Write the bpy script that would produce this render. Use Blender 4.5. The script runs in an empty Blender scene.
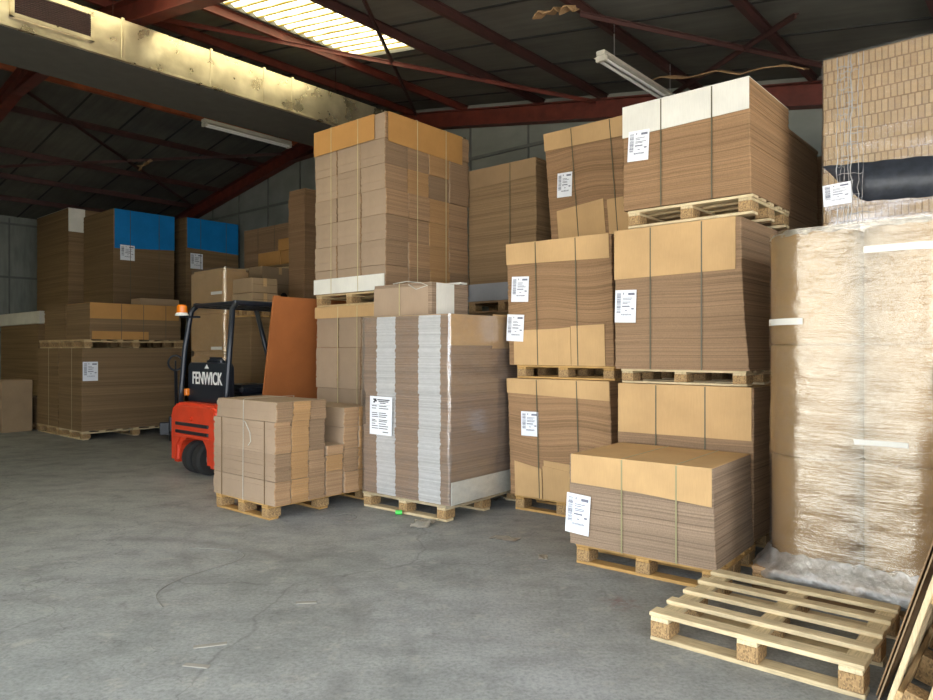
import bpy, bmesh, math, random
from mathutils import Vector, Matrix
R = random.Random(7)
C = bpy.context.scene.collection
PI = math.pi
YAW = -40.9                      # the building's own axes, in degrees
def d_front(a): return Vector((math.cos(math.radians(a)), math.sin(math.radians(a))))
def d_depth(a): return Vector((-math.sin(math.radians(a)), math.cos(math.radians(a))))
def W(u, v):                     # building axes: u = towards the gable, v = along the rows
    p = d_depth(YAW)*u - d_front(YAW)*v
    return (p.x, p.y)

# ------------------------------------------------------------------ materials
def nodes(name):
    m = bpy.data.materials.new(name); m.use_nodes = True
    nt = m.node_tree
    return m, nt, nt.nodes['Principled BSDF']
def N(nt, typ, **kw):
    n = nt.nodes.new(typ)
    for k, v in kw.items():
        if k in n.inputs: n.inputs[k].default_value = v
        else: setattr(n, k, v)
    return n
def ramp(nt, fac, stops):
    r = N(nt, 'ShaderNodeValToRGB')
    e = r.color_ramp.elements
    while len(e) < len(stops): e.new(0.5)
    for k, (p, c) in enumerate(stops):
        e[k].position = p; e[k].color = (*c, 1) if len(c) == 3 else c
    nt.links.new(fac, r.inputs['Fac']); return r.outputs['Color']
def mapped(nt, scale, coord='Object'):
    tc = N(nt, 'ShaderNodeTexCoord'); mp = N(nt, 'ShaderNodeMapping')
    mp.inputs['Scale'].default_value = scale
    nt.links.new(tc.outputs[coord], mp.inputs['Vector']); return mp.outputs['Vector']
def noise(nt, vec, scale=1, detail=3, rough=.55):
    n = N(nt, 'ShaderNodeTexNoise'); n.inputs['Scale'].default_value = scale
    n.inputs['Detail'].default_value = detail; n.inputs['Roughness'].default_value = rough
    if vec is not None: nt.links.new(vec, n.inputs['Vector'])
    return n.outputs['Fac']
def mul(nt, a, b, mode='MULTIPLY', fac=1.0):
    m = N(nt, 'ShaderNodeMix', data_type='RGBA', blend_type=mode)
    m.inputs[0].default_value = fac
    nt.links.new(a, m.inputs[6]); nt.links.new(b, m.inputs[7]); return m.outputs[2]
def mixc(nt, fac, a, b):
    m = N(nt, 'ShaderNodeMix', data_type='RGBA')
    nt.links.new(fac, m.inputs[0])
    for k, c in ((6, a), (7, b)):
        if hasattr(c, 'links'): nt.links.new(c, m.inputs[k])
        else: m.inputs[k].default_value = (*c, 1)
    return m.outputs[2]
def bump(nt, b, h, strength=.3, dist=.01):
    n = N(nt, 'ShaderNodeBump'); n.inputs['Strength'].default_value = strength
    n.inputs['Distance'].default_value = dist
    nt.links.new(h, n.inputs['Height']); nt.links.new(n.outputs['Normal'], b.inputs['Normal'])
def grey(v): return (v, v, v)
def plain(name, col, rough=.6, metal=0.0, var=.12, scale=6, bmp=0):
    m, nt, b = nodes(name)
    v = noise(nt, mapped(nt, (1, 1, 1)), scale, 4)
    c = ramp(nt, v, [(.3, tuple(x*(1-var) for x in col)), (.7, tuple(min(1, x*(1+var)) for x in col))])
    nt.links.new(c, b.inputs['Base Color'])
    b.inputs['Roughness'].default_value = rough; b.inputs['Metallic'].default_value = metal
    if bmp: bump(nt, b, noise(nt, mapped(nt, (1, 1, 1)), scale*8, 4), bmp)
    return m
def cardboard(name, col, rough=.8):            # smooth kraft liner
    m, nt, b = nodes(name)
    v = noise(nt, mapped(nt, (1, 1, 1)), 3, 5)
    c = ramp(nt, v, [(.3, tuple(x*.9 for x in col)), (.7, tuple(min(1, x*1.08) for x in col))])
    f = noise(nt, mapped(nt, (60, 60, 4)), 3, 3)
    c = mul(nt, c, ramp(nt, f, [(.3, grey(.93)), (.7, grey(1))]))
    oi = N(nt, 'ShaderNodeObjectInfo')
    c = mul(nt, c, ramp(nt, oi.outputs['Random'], [(0, (.9, .89, .88)), (1, (1, 1, 1))]))
    nt.links.new(c, b.inputs['Base Color']); b.inputs['Roughness'].default_value = rough
    b.inputs['Specular IOR Level'].default_value = .25
    return m
def edges(name, col, contrast=.42, coarse=.2, columns=None, tint=None):   # cut edges of stacked sheets
    m, nt, b = nodes(name)
    at = N(nt, 'ShaderNodeAttribute', attribute_name='layer_height'); tco = N(nt, 'ShaderNodeTexCoord'); sxy = N(nt, 'ShaderNodeSeparateXYZ')
    nt.links.new(tco.outputs['Object'], sxy.inputs[0]); cmb = N(nt, 'ShaderNodeCombineXYZ')
    nt.links.new(sxy.outputs['X'], cmb.inputs[0]); nt.links.new(sxy.outputs['Y'], cmb.inputs[1]); nt.links.new(at.outputs['Fac'], cmb.inputs[2])
    oi = N(nt, 'ShaderNodeObjectInfo'); sh = N(nt, 'ShaderNodeVectorMath', operation='ADD'); nt.links.new(cmb.outputs[0], sh.inputs[0]); nt.links.new(oi.outputs['Random'], sh.inputs[1])
    def lay(scale):
        mp = N(nt, 'ShaderNodeMapping'); mp.inputs['Scale'].default_value = scale; nt.links.new(sh.outputs[0], mp.inputs['Vector']); return mp.outputs['Vector']
    fine = noise(nt, lay((.16, .16, 56)), 1.6, 4, .65)
    c = ramp(nt, fine, [(.28, tuple(x*(1-contrast) for x in col)), (.5, col), (.75, tuple(min(1, x*(1+contrast*.7)) for x in col))])
    big = noise(nt, lay((.12, .12, 7)), 1.9, 3)
    c = mul(nt, c, ramp(nt, big, [(.3, grey(1-coarse)), (.7, grey(1))]))
    flute = noise(nt, mapped(nt, (45, 45, 20)), 4, 2)
    c = mul(nt, c, ramp(nt, flute, [(.35, grey(.86)), (.6, grey(1))]))
    if columns:                                 # printed white bands on the sheets: (x0, x1) along the front
        tc = N(nt, 'ShaderNodeTexCoord'); sx = N(nt, 'ShaderNodeSeparateXYZ')
        nt.links.new(tc.outputs['Object'], sx.inputs[0])
        jz = noise(nt, mapped(nt, (0, 0, 9)), 3, 2)
        jm = N(nt, 'ShaderNodeMath', operation='MULTIPLY_ADD'); jm.inputs[1].default_value = .05; 
        nt.links.new(jz, jm.inputs[0]); nt.links.new(sx.outputs['X'], jm.inputs[2])
        tot = None
        for a0, a1 in columns:
            g = N(nt, 'ShaderNodeMath', operation='GREATER_THAN'); g.inputs[1].default_value = a0+.025
            l = N(nt, 'ShaderNodeMath', operation='LESS_THAN'); l.inputs[1].default_value = a1+.025
            nt.links.new(jm.outputs[0], g.inputs[0]); nt.links.new(jm.outputs[0], l.inputs[0])
            p = N(nt, 'ShaderNodeMath', operation='MULTIPLY'); nt.links.new(g.outputs[0], p.inputs[0]); nt.links.new(l.outputs[0], p.inputs[1])
            if tot is None: tot = p.outputs[0]
            else:
                s = N(nt, 'ShaderNodeMath', operation='MAXIMUM'); nt.links.new(tot, s.inputs[0]); nt.links.new(p.outputs[0], s.inputs[1]); tot = s.outputs[0]
        fy = N(nt, 'ShaderNodeMath', operation='LESS_THAN'); fy.inputs[1].default_value = -.4
        nt.links.new(sx.outputs['Y'], fy.inputs[0])
        pm = N(nt, 'ShaderNodeMath', operation='MULTIPLY'); nt.links.new(tot, pm.inputs[0]); nt.links.new(fy.outputs[0], pm.inputs[1])
        wn = ramp(nt, fine, [(.3, (.46, .45, .44)), (.6, (.68, .67, .66))])
        c = mixc(nt, pm.outputs[0], c, wn)
    oi = N(nt, 'ShaderNodeObjectInfo')
    t0, t1 = tint or ((.88, .88, .88), (1, 1, 1))
    c = mul(nt, c, ramp(nt, oi.outputs['Random'], [(0, t0), (1, t1)]))
    nt.links.new(c, b.inputs['Base Color']); b.inputs['Roughness'].default_value = .85
    b.inputs['Specular IOR Level'].default_value = .15
    bump(nt, b, fine, .5, .006)
    return m
def wood(name, col, rough=.75, gr=(3, 40, 40)):
    m, nt, b = nodes(name)
    g = noise(nt, mapped(nt, gr), 2.2, 5, .6)
    c = ramp(nt, g, [(.3, tuple(x*.68 for x in col)), (.55, col), (.8, tuple(min(1, x*1.15) for x in col))])
    s = noise(nt, mapped(nt, (2, 2, 2)), 2.5, 3)
    c = mul(nt, c, ramp(nt, s, [(.35, (.8, .78, .76)), (.65, (1, 1, 1))]))
    oi = N(nt, 'ShaderNodeObjectInfo')
    c = mul(nt, c, ramp(nt, oi.outputs['Random'], [(0, (.78, .76, .72)), (.5, (.95, .93, .9)), (1, (1, 1, 1))]))
    nt.links.new(c, b.inputs['Base Color']); b.inputs['Roughness'].default_value = rough
    bump(nt, b, g, .25, .004)
    return m
def chip(name, col):
    m, nt, b = nodes(name)
    v = N(nt, 'ShaderNodeTexVoronoi'); v.inputs['Scale'].default_value = 1
    nt.links.new(mapped(nt, (140, 140, 90)), v.inputs['Vector'])
    c = mul(nt, ramp(nt, v.outputs['Color'], [(.2, tuple(x*.6 for x in col)), (.8, tuple(min(1, x*1.25) for x in col))]),
            ramp(nt, noise(nt, mapped(nt, (1, 1, 1)), 30, 3), [(.3, grey(.8)), (.7, grey(1))]))
    nt.links.new(c, b.inputs['Base Color']); b.inputs['Roughness'].default_value = .85
    return m
def film_mat(name, mixf=.3, rough=.22, tint=(.96, .96, .95), sc=(2.5, 2.5, 40), strength=.35, haze=.12, gl=(.95, .93, .88), bd=.0022, fres=.45):
    m, nt, b = nodes(name)
    nt.nodes.remove(b)
    out = nt.nodes['Material Output']
    tr = N(nt, 'ShaderNodeBsdfTransparent'); tr.inputs['Color'].default_value = (*tint, 1)
    g = N(nt, 'ShaderNodeBsdfGlossy'); g.inputs['Roughness'].default_value = rough; g.inputs['Color'].default_value = (*gl, 1)
    df = N(nt, 'ShaderNodeBsdfDiffuse'); df.inputs['Color'].default_value = (.8, .79, .76, 1)
    h = noise(nt, mapped(nt, sc), 2, 5, .65)
    h2 = noise(nt, mapped(nt, (sc[0]*3, sc[1]*3, sc[2]*.35)), 2, 4, .6)
    ad = N(nt, 'ShaderNodeMath', operation='ADD'); nt.links.new(h, ad.inputs[0]); nt.links.new(h2, ad.inputs[1])
    bp = N(nt, 'ShaderNodeBump'); bp.inputs['Strength'].default_value = strength; bp.inputs['Distance'].default_value = bd
    nt.links.new(ad.outputs[0], bp.inputs['Height']); nt.links.new(bp.outputs['Normal'], g.inputs['Normal'])
    ms = N(nt, 'ShaderNodeMixShader'); 
    fr = ramp(nt, h, [(.35, grey(haze*.3)), (.72, grey(min(1, haze*1.9)))])
    nt.links.new(fr, ms.inputs[0]); nt.links.new(tr.outputs[0], ms.inputs[1]); nt.links.new(df.outputs[0], ms.inputs[2])
    m2 = N(nt, 'ShaderNodeMixShader')
    lw = N(nt, 'ShaderNodeLayerWeight'); lw.inputs['Blend'].default_value = .35
    mm = N(nt, 'ShaderNodeMath', operation='MULTIPLY_ADD'); mm.inputs[1].default_value = fres; mm.inputs[2].default_value = mixf
    nt.links.new(lw.outputs['Fresnel'], mm.inputs[0]); nt.links.new(mm.outputs[0], m2.inputs[0])
    nt.links.new(ms.outputs[0], m2.inputs[1]); nt.links.new(g.outputs[0], m2.inputs[2])
    nt.links.new(m2.outputs[0], out.inputs['Surface'])
    return m
KR = (.52, .335, .155)
M = {}
M['kraft'] = cardboard('kraft_liner', (.60, .385, .18))
M['kraft_roll'] = cardboard('roll_kraft', (.31, .185, .07))
M['kraft_dull'] = cardboard('kraft_liner_dull', (.36, .25, .145))
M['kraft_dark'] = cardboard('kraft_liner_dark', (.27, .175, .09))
M['kraft_orange'] = cardboard('kraft_liner_orange', (.52, .27, .085))
M['panel_orange'] = cardboard('orange_board', (.40, .135, .04), .6)
M['white_liner'] = cardboard('white_liner', (.80, .78, .70))
M['blue_liner'] = cardboard('blue_liner', (.008, .22, .58), .6)
M['grey_liner'] = cardboard('grey_liner', (.30, .30, .30))
M['edge'] = edges('sheet_edges', (.37, .235, .135))
M['edge_warm'] = edges('sheet_edges_warm', (.40, .24, .125), .42, .27)
M['edge_grey'] = edges('sheet_edges_grey', (.37, .265, .18))
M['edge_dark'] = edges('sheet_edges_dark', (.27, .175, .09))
M['edge_white'] = edges('sheet_edges_white_bands', (.36, .235, .15), columns=[(-.365, -.12), (.17, .43)])
M['bundle'] = edges('bundle_edges', (.40, .265, .155), .3, tint=((.72, .72, .74), (1.08, 1.0, .92)))
M['bundle_or'] = edges('bundle_edges_orange', (.50, .29, .13), .22)
M['face'] = cardboard('bundle_faces', (.39, .285, .195))
M['brick'] = None
M['pine'] = wood('pine_boards', (.68, .50, .26))
M['pine_pale'] = wood('pale_pine_boards', (.76, .62, .38))
M['pine_warm'] = wood('orange_pine_boards', (.60, .36, .12))
M['pine_up'] = wood('upright_pine_boards', (.76, .60, .36), gr=(40, 40, 3))
M['pine_deep'] = wood('crosswise_pine_boards', (.62, .42, .2), gr=(40, 3, 40))
M['chip'] = chip('chipboard_blocks', (.40, .25, .11))
M['strap_dark'] = plain('strap_olive', (.10, .085, .045), .4)
M['strap_olive'] = plain('strap_olive_light', (.30, .27, .13), .35)
M['strap_light'] = plain('strap_straw', (.55, .46, .25), .45)
M['string'] = plain('white_string', (.50, .47, .40), .7)
M['cord'] = plain('grey_cord', (.22, .215, .20), .8)
M['dull_paper'] = plain('dusty_paper', (.30, .28, .24), .9)
M['paper'] = plain('label_paper', (.82, .84, .88), .6, var=.03)
M['ink'] = plain('label_ink', (.16, .17, .22), .7)
M['ink_black'] = plain('label_black_ink', (.03, .03, .035), .7)
M['film'] = film_mat('stretch_film', .15, .13, sc=(3.5, 3.5, 30), haze=.04, strength=1.0, gl=(1, .91, .74), bd=.0042, fres=.25)
M['film_soft'] = film_mat('thin_stretch_film', .08, .16, bd=.004, sc=(6, 6, 14), strength=.35, haze=.07, gl=(.9, .93, .97))
M['film_crumple'] = film_mat('crumpled_film', .22, .3, sc=(9, 9, 9), strength=.8, haze=.13, bd=.012)
M['film_black'] = plain('dark_film', (.035, .04, .05), .28, var=.3, scale=20, bmp=.3)
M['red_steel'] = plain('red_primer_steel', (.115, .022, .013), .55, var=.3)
M['orange_steel'] = plain('orange_toned_steel', (.34, .085, .03), .55, var=.3)  # steel with a more orange base colour, for a single purlin
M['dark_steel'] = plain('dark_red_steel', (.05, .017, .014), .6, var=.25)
M['fork_red'] = plain('forklift_red', (.66, .055, .018), .38, var=.12)
M['fork_black'] = plain('forklift_black', (.012, .016, .024), .35, var=.2)
M['rubber'] = plain('tyre_rubber', (.02, .02, .02), .8)
M['hub'] = plain('wheel_hub', (.22, .21, .2), .5)
M['white_paint'] = plain('white_paint', (.8, .8, .78), .5, var=.03)
M['amber'] = plain('amber_lens', (.85, .22, .01), .25)
M['steel'] = plain('bare_steel', (.35, .34, .33), .4, .8)
M['lamp_body'] = plain('lamp_enamel', (.55, .52, .44), .45)
M['green'] = plain('green_plastic', (.06, .6, .08), .4)
M['brown_hardboard'] = wood('brown_hardboard', (.40, .25, .125))

def mat_brick():
    m, nt, b = nodes('carton_edge_rows')
    tc = N(nt, 'ShaderNodeTexCoord'); sx = N(nt, 'ShaderNodeSeparateXYZ'); nt.links.new(tc.outputs['Object'], sx.inputs[0])
    ad = N(nt, 'ShaderNodeMath', operation='ADD'); nt.links.new(sx.outputs['X'], ad.inputs[0]); nt.links.new(sx.outputs['Y'], ad.inputs[1])
    cb = N(nt, 'ShaderNodeCombineXYZ'); nt.links.new(ad.outputs[0], cb.inputs[0]); nt.links.new(sx.outputs['Z'], cb.inputs[1])
    br = N(nt, 'ShaderNodeTexBrick'); br.offset = .37
    br.inputs['Scale'].default_value = 1; br.inputs['Brick Width'].default_value = .041; br.inputs['Row Height'].default_value = .0945
    br.inputs['Mortar Size'].default_value = .006; br.inputs['Mortar Smooth'].default_value = .6
    br.inputs['Color1'].default_value = (.56, .39, .21, 1); br.inputs['Color2'].default_value = (.48, .32, .165, 1); br.inputs['Mortar'].default_value = (.33, .21, .105, 1)
    nt.links.new(cb.outputs[0], br.inputs['Vector'])
    c = mul(nt, br.outputs['Color'], ramp(nt, noise(nt, mapped(nt, (1, 1, 1)), 4, 4), [(.3, grey(.85)), (.7, grey(1))]))
    nt.links.new(c, b.inputs['Base Color']); b.inputs['Roughness'].default_value = .85
    inv = N(nt, 'ShaderNodeMath', operation='SUBTRACT'); inv.inputs[0].default_value = 1; nt.links.new(br.outputs['Fac'], inv.inputs[1])
    bump(nt, b, inv.outputs[0], .6, .01)
    return m
M['brick'] = mat_brick()

def mat_floor():
    m, nt, b = nodes('worn_grey_concrete')
    g = 'Object'
    big = noise(nt, mapped(nt, (1, 1, 1)), .45, 5, .6)
    c = ramp(nt, big, [(.3, (.21, .224, .218)), (.5, (.288, .298, .291)), (.7, (.35, .362, .364))])
    mid = noise(nt, mapped(nt, (1, 1.4, 1)), 2.6, 6, .7)
    c = mul(nt, c, ramp(nt, mid, [(.3, grey(.70)), (.5, grey(.96)), (.72, grey(1.14))]))
    sp = noise(nt, mapped(nt, (1, 1, 1)), 45, 5, .7)
    c = mul(nt, c, ramp(nt, sp, [(.3, grey(.66)), (.5, grey(1)), (.72, grey(1.25))]))
    # worn patches where the paint has gone
    w = noise(nt, mapped(nt, (1, 1, 1)), 5.5, 6, .75)
    wm = ramp(nt, w, [(.56, grey(0)), (.66, grey(.6))])
    c = mixc(nt, wm, c, (.40, .385, .35))
    dk = noise(nt, mapped(nt, (2, 1, 1)), 3.3, 5, .7)
    c = mixc(nt, ramp(nt, dk, [(.60, grey(0)), (.72, grey(.6))]), c, (.13, .13, .125))
    # old tyre arcs
    tc = N(nt, 'ShaderNodeTexCoord')
    for (cx, cy, r, wd, amt, lo) in ((-2.7, 3.4, 2.15, .10, .45, 0), (-2.9, 3.3, 2.62, .07, .28, 0), (.3, 6.2, 2.6, .06, .22, 0)):
        vm = N(nt, 'ShaderNodeVectorMath', operation='DISTANCE'); vm.inputs[1].default_value = (cx, cy, 0)
        nt.links.new(tc.outputs['Object'], vm.inputs[0])
        s = N(nt, 'ShaderNodeMath', operation='SUBTRACT'); s.inputs[1].default_value = r; nt.links.new(vm.outputs['Value'], s.inputs[0])
        a = N(nt, 'ShaderNodeMath', operation='ABSOLUTE'); nt.links.new(s.outputs[0], a.inputs[0])
        f = ramp(nt, a.outputs[0], [(0, grey(amt)), (wd, grey(0))])
        f = mul(nt, f, ramp(nt, noise(nt, mapped(nt, (1, 1, 1)), 1.3, 3), [(.42, grey(0)), (.6, grey(1))]))
        c = mixc(nt, f, c, (.10, .10, .10))
    # a rusty red stain
    vm = N(nt, 'ShaderNodeVectorMath', operation='DISTANCE'); vm.inputs[1].default_value = (.92, 4.15, 0); nt.links.new(tc.outputs['Object'], vm.inputs[0])
    f = mul(nt, ramp(nt, vm.outputs['Value'], [(0, grey(.7)), (.16, grey(0))]), ramp(nt, noise(nt, mapped(nt, (1, 1, 1)), 18, 3), [(.45, grey(0)), (.6, grey(1))]))
    c = mixc(nt, f, c, (.16, .05, .045))
    # hairline joint cracks
    vo = N(nt, 'ShaderNodeTexVoronoi', feature='DISTANCE_TO_EDGE'); vo.inputs['Scale'].default_value = .33
    wv = noise(nt, mapped(nt, (1, 1, 1)), 2.2, 4)
    wa = N(nt, 'ShaderNodeVectorMath', operation='ADD'); nt.links.new(mapped(nt, (1, 1, 1)), wa.inputs[0]); nt.links.new(wv, wa.inputs[1])
    nt.links.new(wa.outputs[0], vo.inputs['Vector'])
    c = mixc(nt, ramp(nt, vo.outputs['Distance'], [(0, grey(.5)), (.004, grey(0))]), c, (.1, .1, .1))
    nt.links.new(c, b.inputs['Base Color'])
    rg = ramp(nt, mid, [(.3, grey(.62)), (.7, grey(.45))]); nt.links.new(rg, b.inputs['Roughness'])
    b.inputs['Specular IOR Level'].default_value = .4
    bump(nt, b, sp, .15, .004)
    return m
M['floor'] = mat_floor()
M['yard'] = plain('yard_concrete', (.50, .47, .42), .9)
def mat_panel(name, c0, c1):
    m, nt, b = nodes(name)
    v = noise(nt, mapped(nt, (1, 1, 1)), 1.2, 4)
    c = ramp(nt, v, [(.3, c0), (.7, c1)])
    st = noise(nt, mapped(nt, (.5, 6, 1)), 2, 4)
    c = mul(nt, c, ramp(nt, st, [(.3, grey(.75)), (.65, grey(1))]))
    nt.links.new(c, b.inputs['Base Color']); b.inputs['Roughness'].default_value = .7
    bump(nt, b, v, .2, .03)
    return m
M['roof'] = mat_panel('grey_roof_boards', (.092, .088, .074), (.145, .14, .118))
M['joint'] = plain('joint_strip', (.02, .02, .019), .7)
M['wall'] = mat_panel('grey_wall_panels', (.20, .215, .19), (.26, .27, .24))
M['wall_trim'] = plain('panel_joint', (.12, .125, .115), .7)
def mat_foil():
    m, nt, b = nodes('foil_duct')
    v = noise(nt, mapped(nt, (1, 1, 1)), 4, 3, .5)
    c = ramp(nt, v, [(.3, (.50, .43, .29)), (.7, (.76, .68, .50))])
    nt.links.new(c, b.inputs['Base Color']); b.inputs['Metallic'].default_value = .9
    rr = ramp(nt, v, [(.3, grey(.24)), (.7, grey(.36))]); nt.links.new(rr, b.inputs['Roughness'])
    bump(nt, b, v, .22, .03); return m
M['foil'] = mat_foil()
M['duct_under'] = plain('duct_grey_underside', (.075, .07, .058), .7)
def mat_skylight():
    m, nt, b = nodes('translucent_sheet'); nt.nodes.remove(b); out = nt.nodes['Material Output']
    t = N(nt, 'ShaderNodeBsdfTranslucent'); d = N(nt, 'ShaderNodeBsdfDiffuse')
    tc = N(nt, 'ShaderNodeTexCoord'); sx = N(nt, 'ShaderNodeSeparateXYZ'); nt.links.new(tc.outputs['Object'], sx.inputs[0])
    mm = N(nt, 'ShaderNodeMath', operation='MULTIPLY'); mm.inputs[1].default_value = 2*PI/.15; nt.links.new(sx.outputs['Y'], mm.inputs[0])
    sn = N(nt, 'ShaderNodeMath', operation='SINE'); nt.links.new(mm.outputs[0], sn.inputs[0])
    ad = N(nt, 'ShaderNodeMath', operation='MULTIPLY_ADD'); ad.inputs[1].default_value = .5; ad.inputs[2].default_value = .5; nt.links.new(sn.outputs[0], ad.inputs[0])
    nz = noise(nt, mapped(nt, (1, 6, 1)), 3, 4)
    sb = N(nt, 'ShaderNodeMath', operation='MULTIPLY_ADD'); sb.inputs[1].default_value = .5; nt.links.new(nz, sb.inputs[0]); nt.links.new(ad.outputs[0], sb.inputs[2])
    c = ramp(nt, sb.outputs[0], [(.36, (.06, .04, .006)), (.55, (.34, .29, .14)), (.85, (.62, .58, .42))])   # dirt lying in the troughs
    nt.links.new(c, t.inputs['Color']); nt.links.new(c, d.inputs['Color'])
    ms = N(nt, 'ShaderNodeMixShader'); ms.inputs[0].default_value = .25
    nt.links.new(t.outputs[0], ms.inputs[1]); nt.links.new(d.outputs[0], ms.inputs[2]); nt.links.new(ms.outputs[0], out.inputs['Surface'])
    return m
M['skylight'] = mat_skylight()

# ------------------------------------------------------------------ mesh helpers
class MB:
    def __init__(s): s.v = []; s.f = []; s.lz = None
    def box(s, x0, x1, y0, y1, z0, z1, mtx=None):
        p = [Vector(q) for q in ((x0, y0, z0), (x1, y0, z0), (x1, y1, z0), (x0, y1, z0), (x0, y0, z1), (x1, y0, z1), (x1, y1, z1), (x0, y1, z1))]
        if mtx: p = [mtx @ q for q in p]
        b = len(s.v); s.v += p
        s.f += [tuple(b+i for i in q) for q in ((3, 2, 1, 0), (4, 5, 6, 7), (0, 1, 5, 4), (1, 2, 6, 5), (2, 3, 7, 6), (3, 0, 4, 7))]
        return s
    def prism(s, pts, ext, axis='y', a0=0):      # outline in the other two axes
        n = len(pts); b = len(s.v)
        def P(p, t): return Vector((p[0], t, p[1])) if axis == 'y' else Vector((t, p[0], p[1])) if axis == 'x' else Vector((p[0], p[1], t))
        s.v += [P(p, a0) for p in pts] + [P(p, a0+ext) for p in pts]
        s.f += [tuple(b+i for i in range(n))[::-1], tuple(b+n+i for i in range(n))]
        s.f += [(b+i, b+(i+1) % n, b+n+(i+1) % n, b+n+i) for i in range(n)]
        return s
    def tube(s, path, r, n=8, closed=False):
        path = [Vector(p) for p in path]; b = len(s.v); L = len(path); prev = None
        for i, p in enumerate(path):
            if closed: t = path[(i+1) % L]-path[i-1]
            else: t = path[min(i+1, L-1)]-path[max(i-1, 0)]
            t.normalize()
            if prev is None: a = t.orthogonal().normalized()
            else: a = (prev-t*prev.dot(t)).normalized()
            prev = a; c = t.cross(a)
            rr = r[i] if isinstance(r, (list, tuple)) else r
            s.v += [p+(a*math.cos(2*PI*k/n)+c*math.sin(2*PI*k/n))*rr for k in range(n)]
        for i in range(L if closed else L-1):
            j = (i+1) % L
            s.f += [(b+i*n+k, b+i*n+(k+1) % n, b+j*n+(k+1) % n, b+j*n+k) for k in range(n)]
        if not closed: s.f += [tuple(b+k for k in range(n))[::-1], tuple(b+(L-1)*n+k for k in range(n))]
        return s
    def band(s, path, nrm, wdt, th):             # flat strap along a path; nrm = side vector
        path = [Vector(p) for p in path]; nrm = Vector(nrm); L = len(path); b = len(s.v)
        for i, p in enumerate(path):
            t = (path[(i+1) % L]-path[i-1]).normalized(); o = t.cross(nrm).normalized()*th
            s.v += [p-nrm*wdt/2, p+nrm*wdt/2, p+nrm*wdt/2+o, p-nrm*wdt/2+o]
        for i in range(L):
            j = (i+1) % L
            s.f += [(b+i*4+k, b+i*4+(k+1) % 4, b+j*4+(k+1) % 4, b+j*4+k) for k in range(4)]
        return s
    def rings(s, rings, cap=True):
        b = len(s.v); n = len(rings[0])
        for r in rings: s.v += [Vector(p) for p in r]
        for i in range(len(rings)-1):
            s.f += [(b+i*n+k, b+i*n+(k+1) % n, b+(i+1)*n+(k+1) % n, b+(i+1)*n+k) for k in range(n)]
        if cap: s.f += [tuple(b+k for k in range(n))[::-1], tuple(b+(len(rings)-1)*n+k for k in range(n))]
        return s
    def mesh(s, name, mat, bevel=0, smooth=False, seg=1):
        me = bpy.data.meshes.new(name); me.from_pydata([tuple(p) for p in s.v], [], s.f)
        bm = bmesh.new(); bm.from_mesh(me)
        bmesh.ops.recalc_face_normals(bm, faces=bm.faces)
        if bevel: bmesh.ops.bevel(bm, geom=[e for e in bm.edges if len(e.link_faces) == 2 and e.calc_face_angle(0) > .5], offset=bevel, segments=seg, affect='EDGES', clamp_overlap=True)
        bm.to_mesh(me); bm.free()
        if smooth: me.polygons.foreach_set('use_smooth', [True]*len(me.polygons))
        if s.lz:
            at = me.attributes.new('layer_height', 'FLOAT', 'POINT'); at.data.foreach_set('value', s.lz)
        me.materials.append(M[mat] if isinstance(mat, str) else mat)
        return me
    def build(s, name, mat, parent=None, **k): return obj(name, s.mesh(name, mat, **k), parent)
def obj(name, me, parent=None, loc=(0, 0, 0), rot=(0, 0, 0)):
    o = bpy.data.objects.new(name, me); C.objects.link(o); o.parent = parent; o.location = loc; o.rotation_euler = rot
    return o
def tag(o, label, cat, group=None, kind=None):
    o['label'] = label; o['category'] = cat
    if group: o['group'] = group
    if kind: o['kind'] = kind
    return o
def thing(name, label, cat, loc, rz=0, group=None):
    o = bpy.data.objects.new(name, None); C.objects.link(o); o.empty_display_size = .1
    o.location = loc; o.rotation_euler = (0, 0, math.radians(rz))
    return tag(o, label, cat, group)
def struct(name, mb, mat, **k):
    o = mb.build(name, mat, **k); o.rotation_euler = (0, 0, math.radians(YAW)); o['kind'] = 'structure'; return o
def sbox(mb, v0, v1, u0, u1, z0, z1): return mb.box(-v1, -v0, u0, u1, z0, z1)   # building axes
def centre(FL, yaw, w, d):
    p = Vector(FL)+d_front(yaw)*w/2+d_depth(yaw)*d/2
    return p.x, p.y

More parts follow.
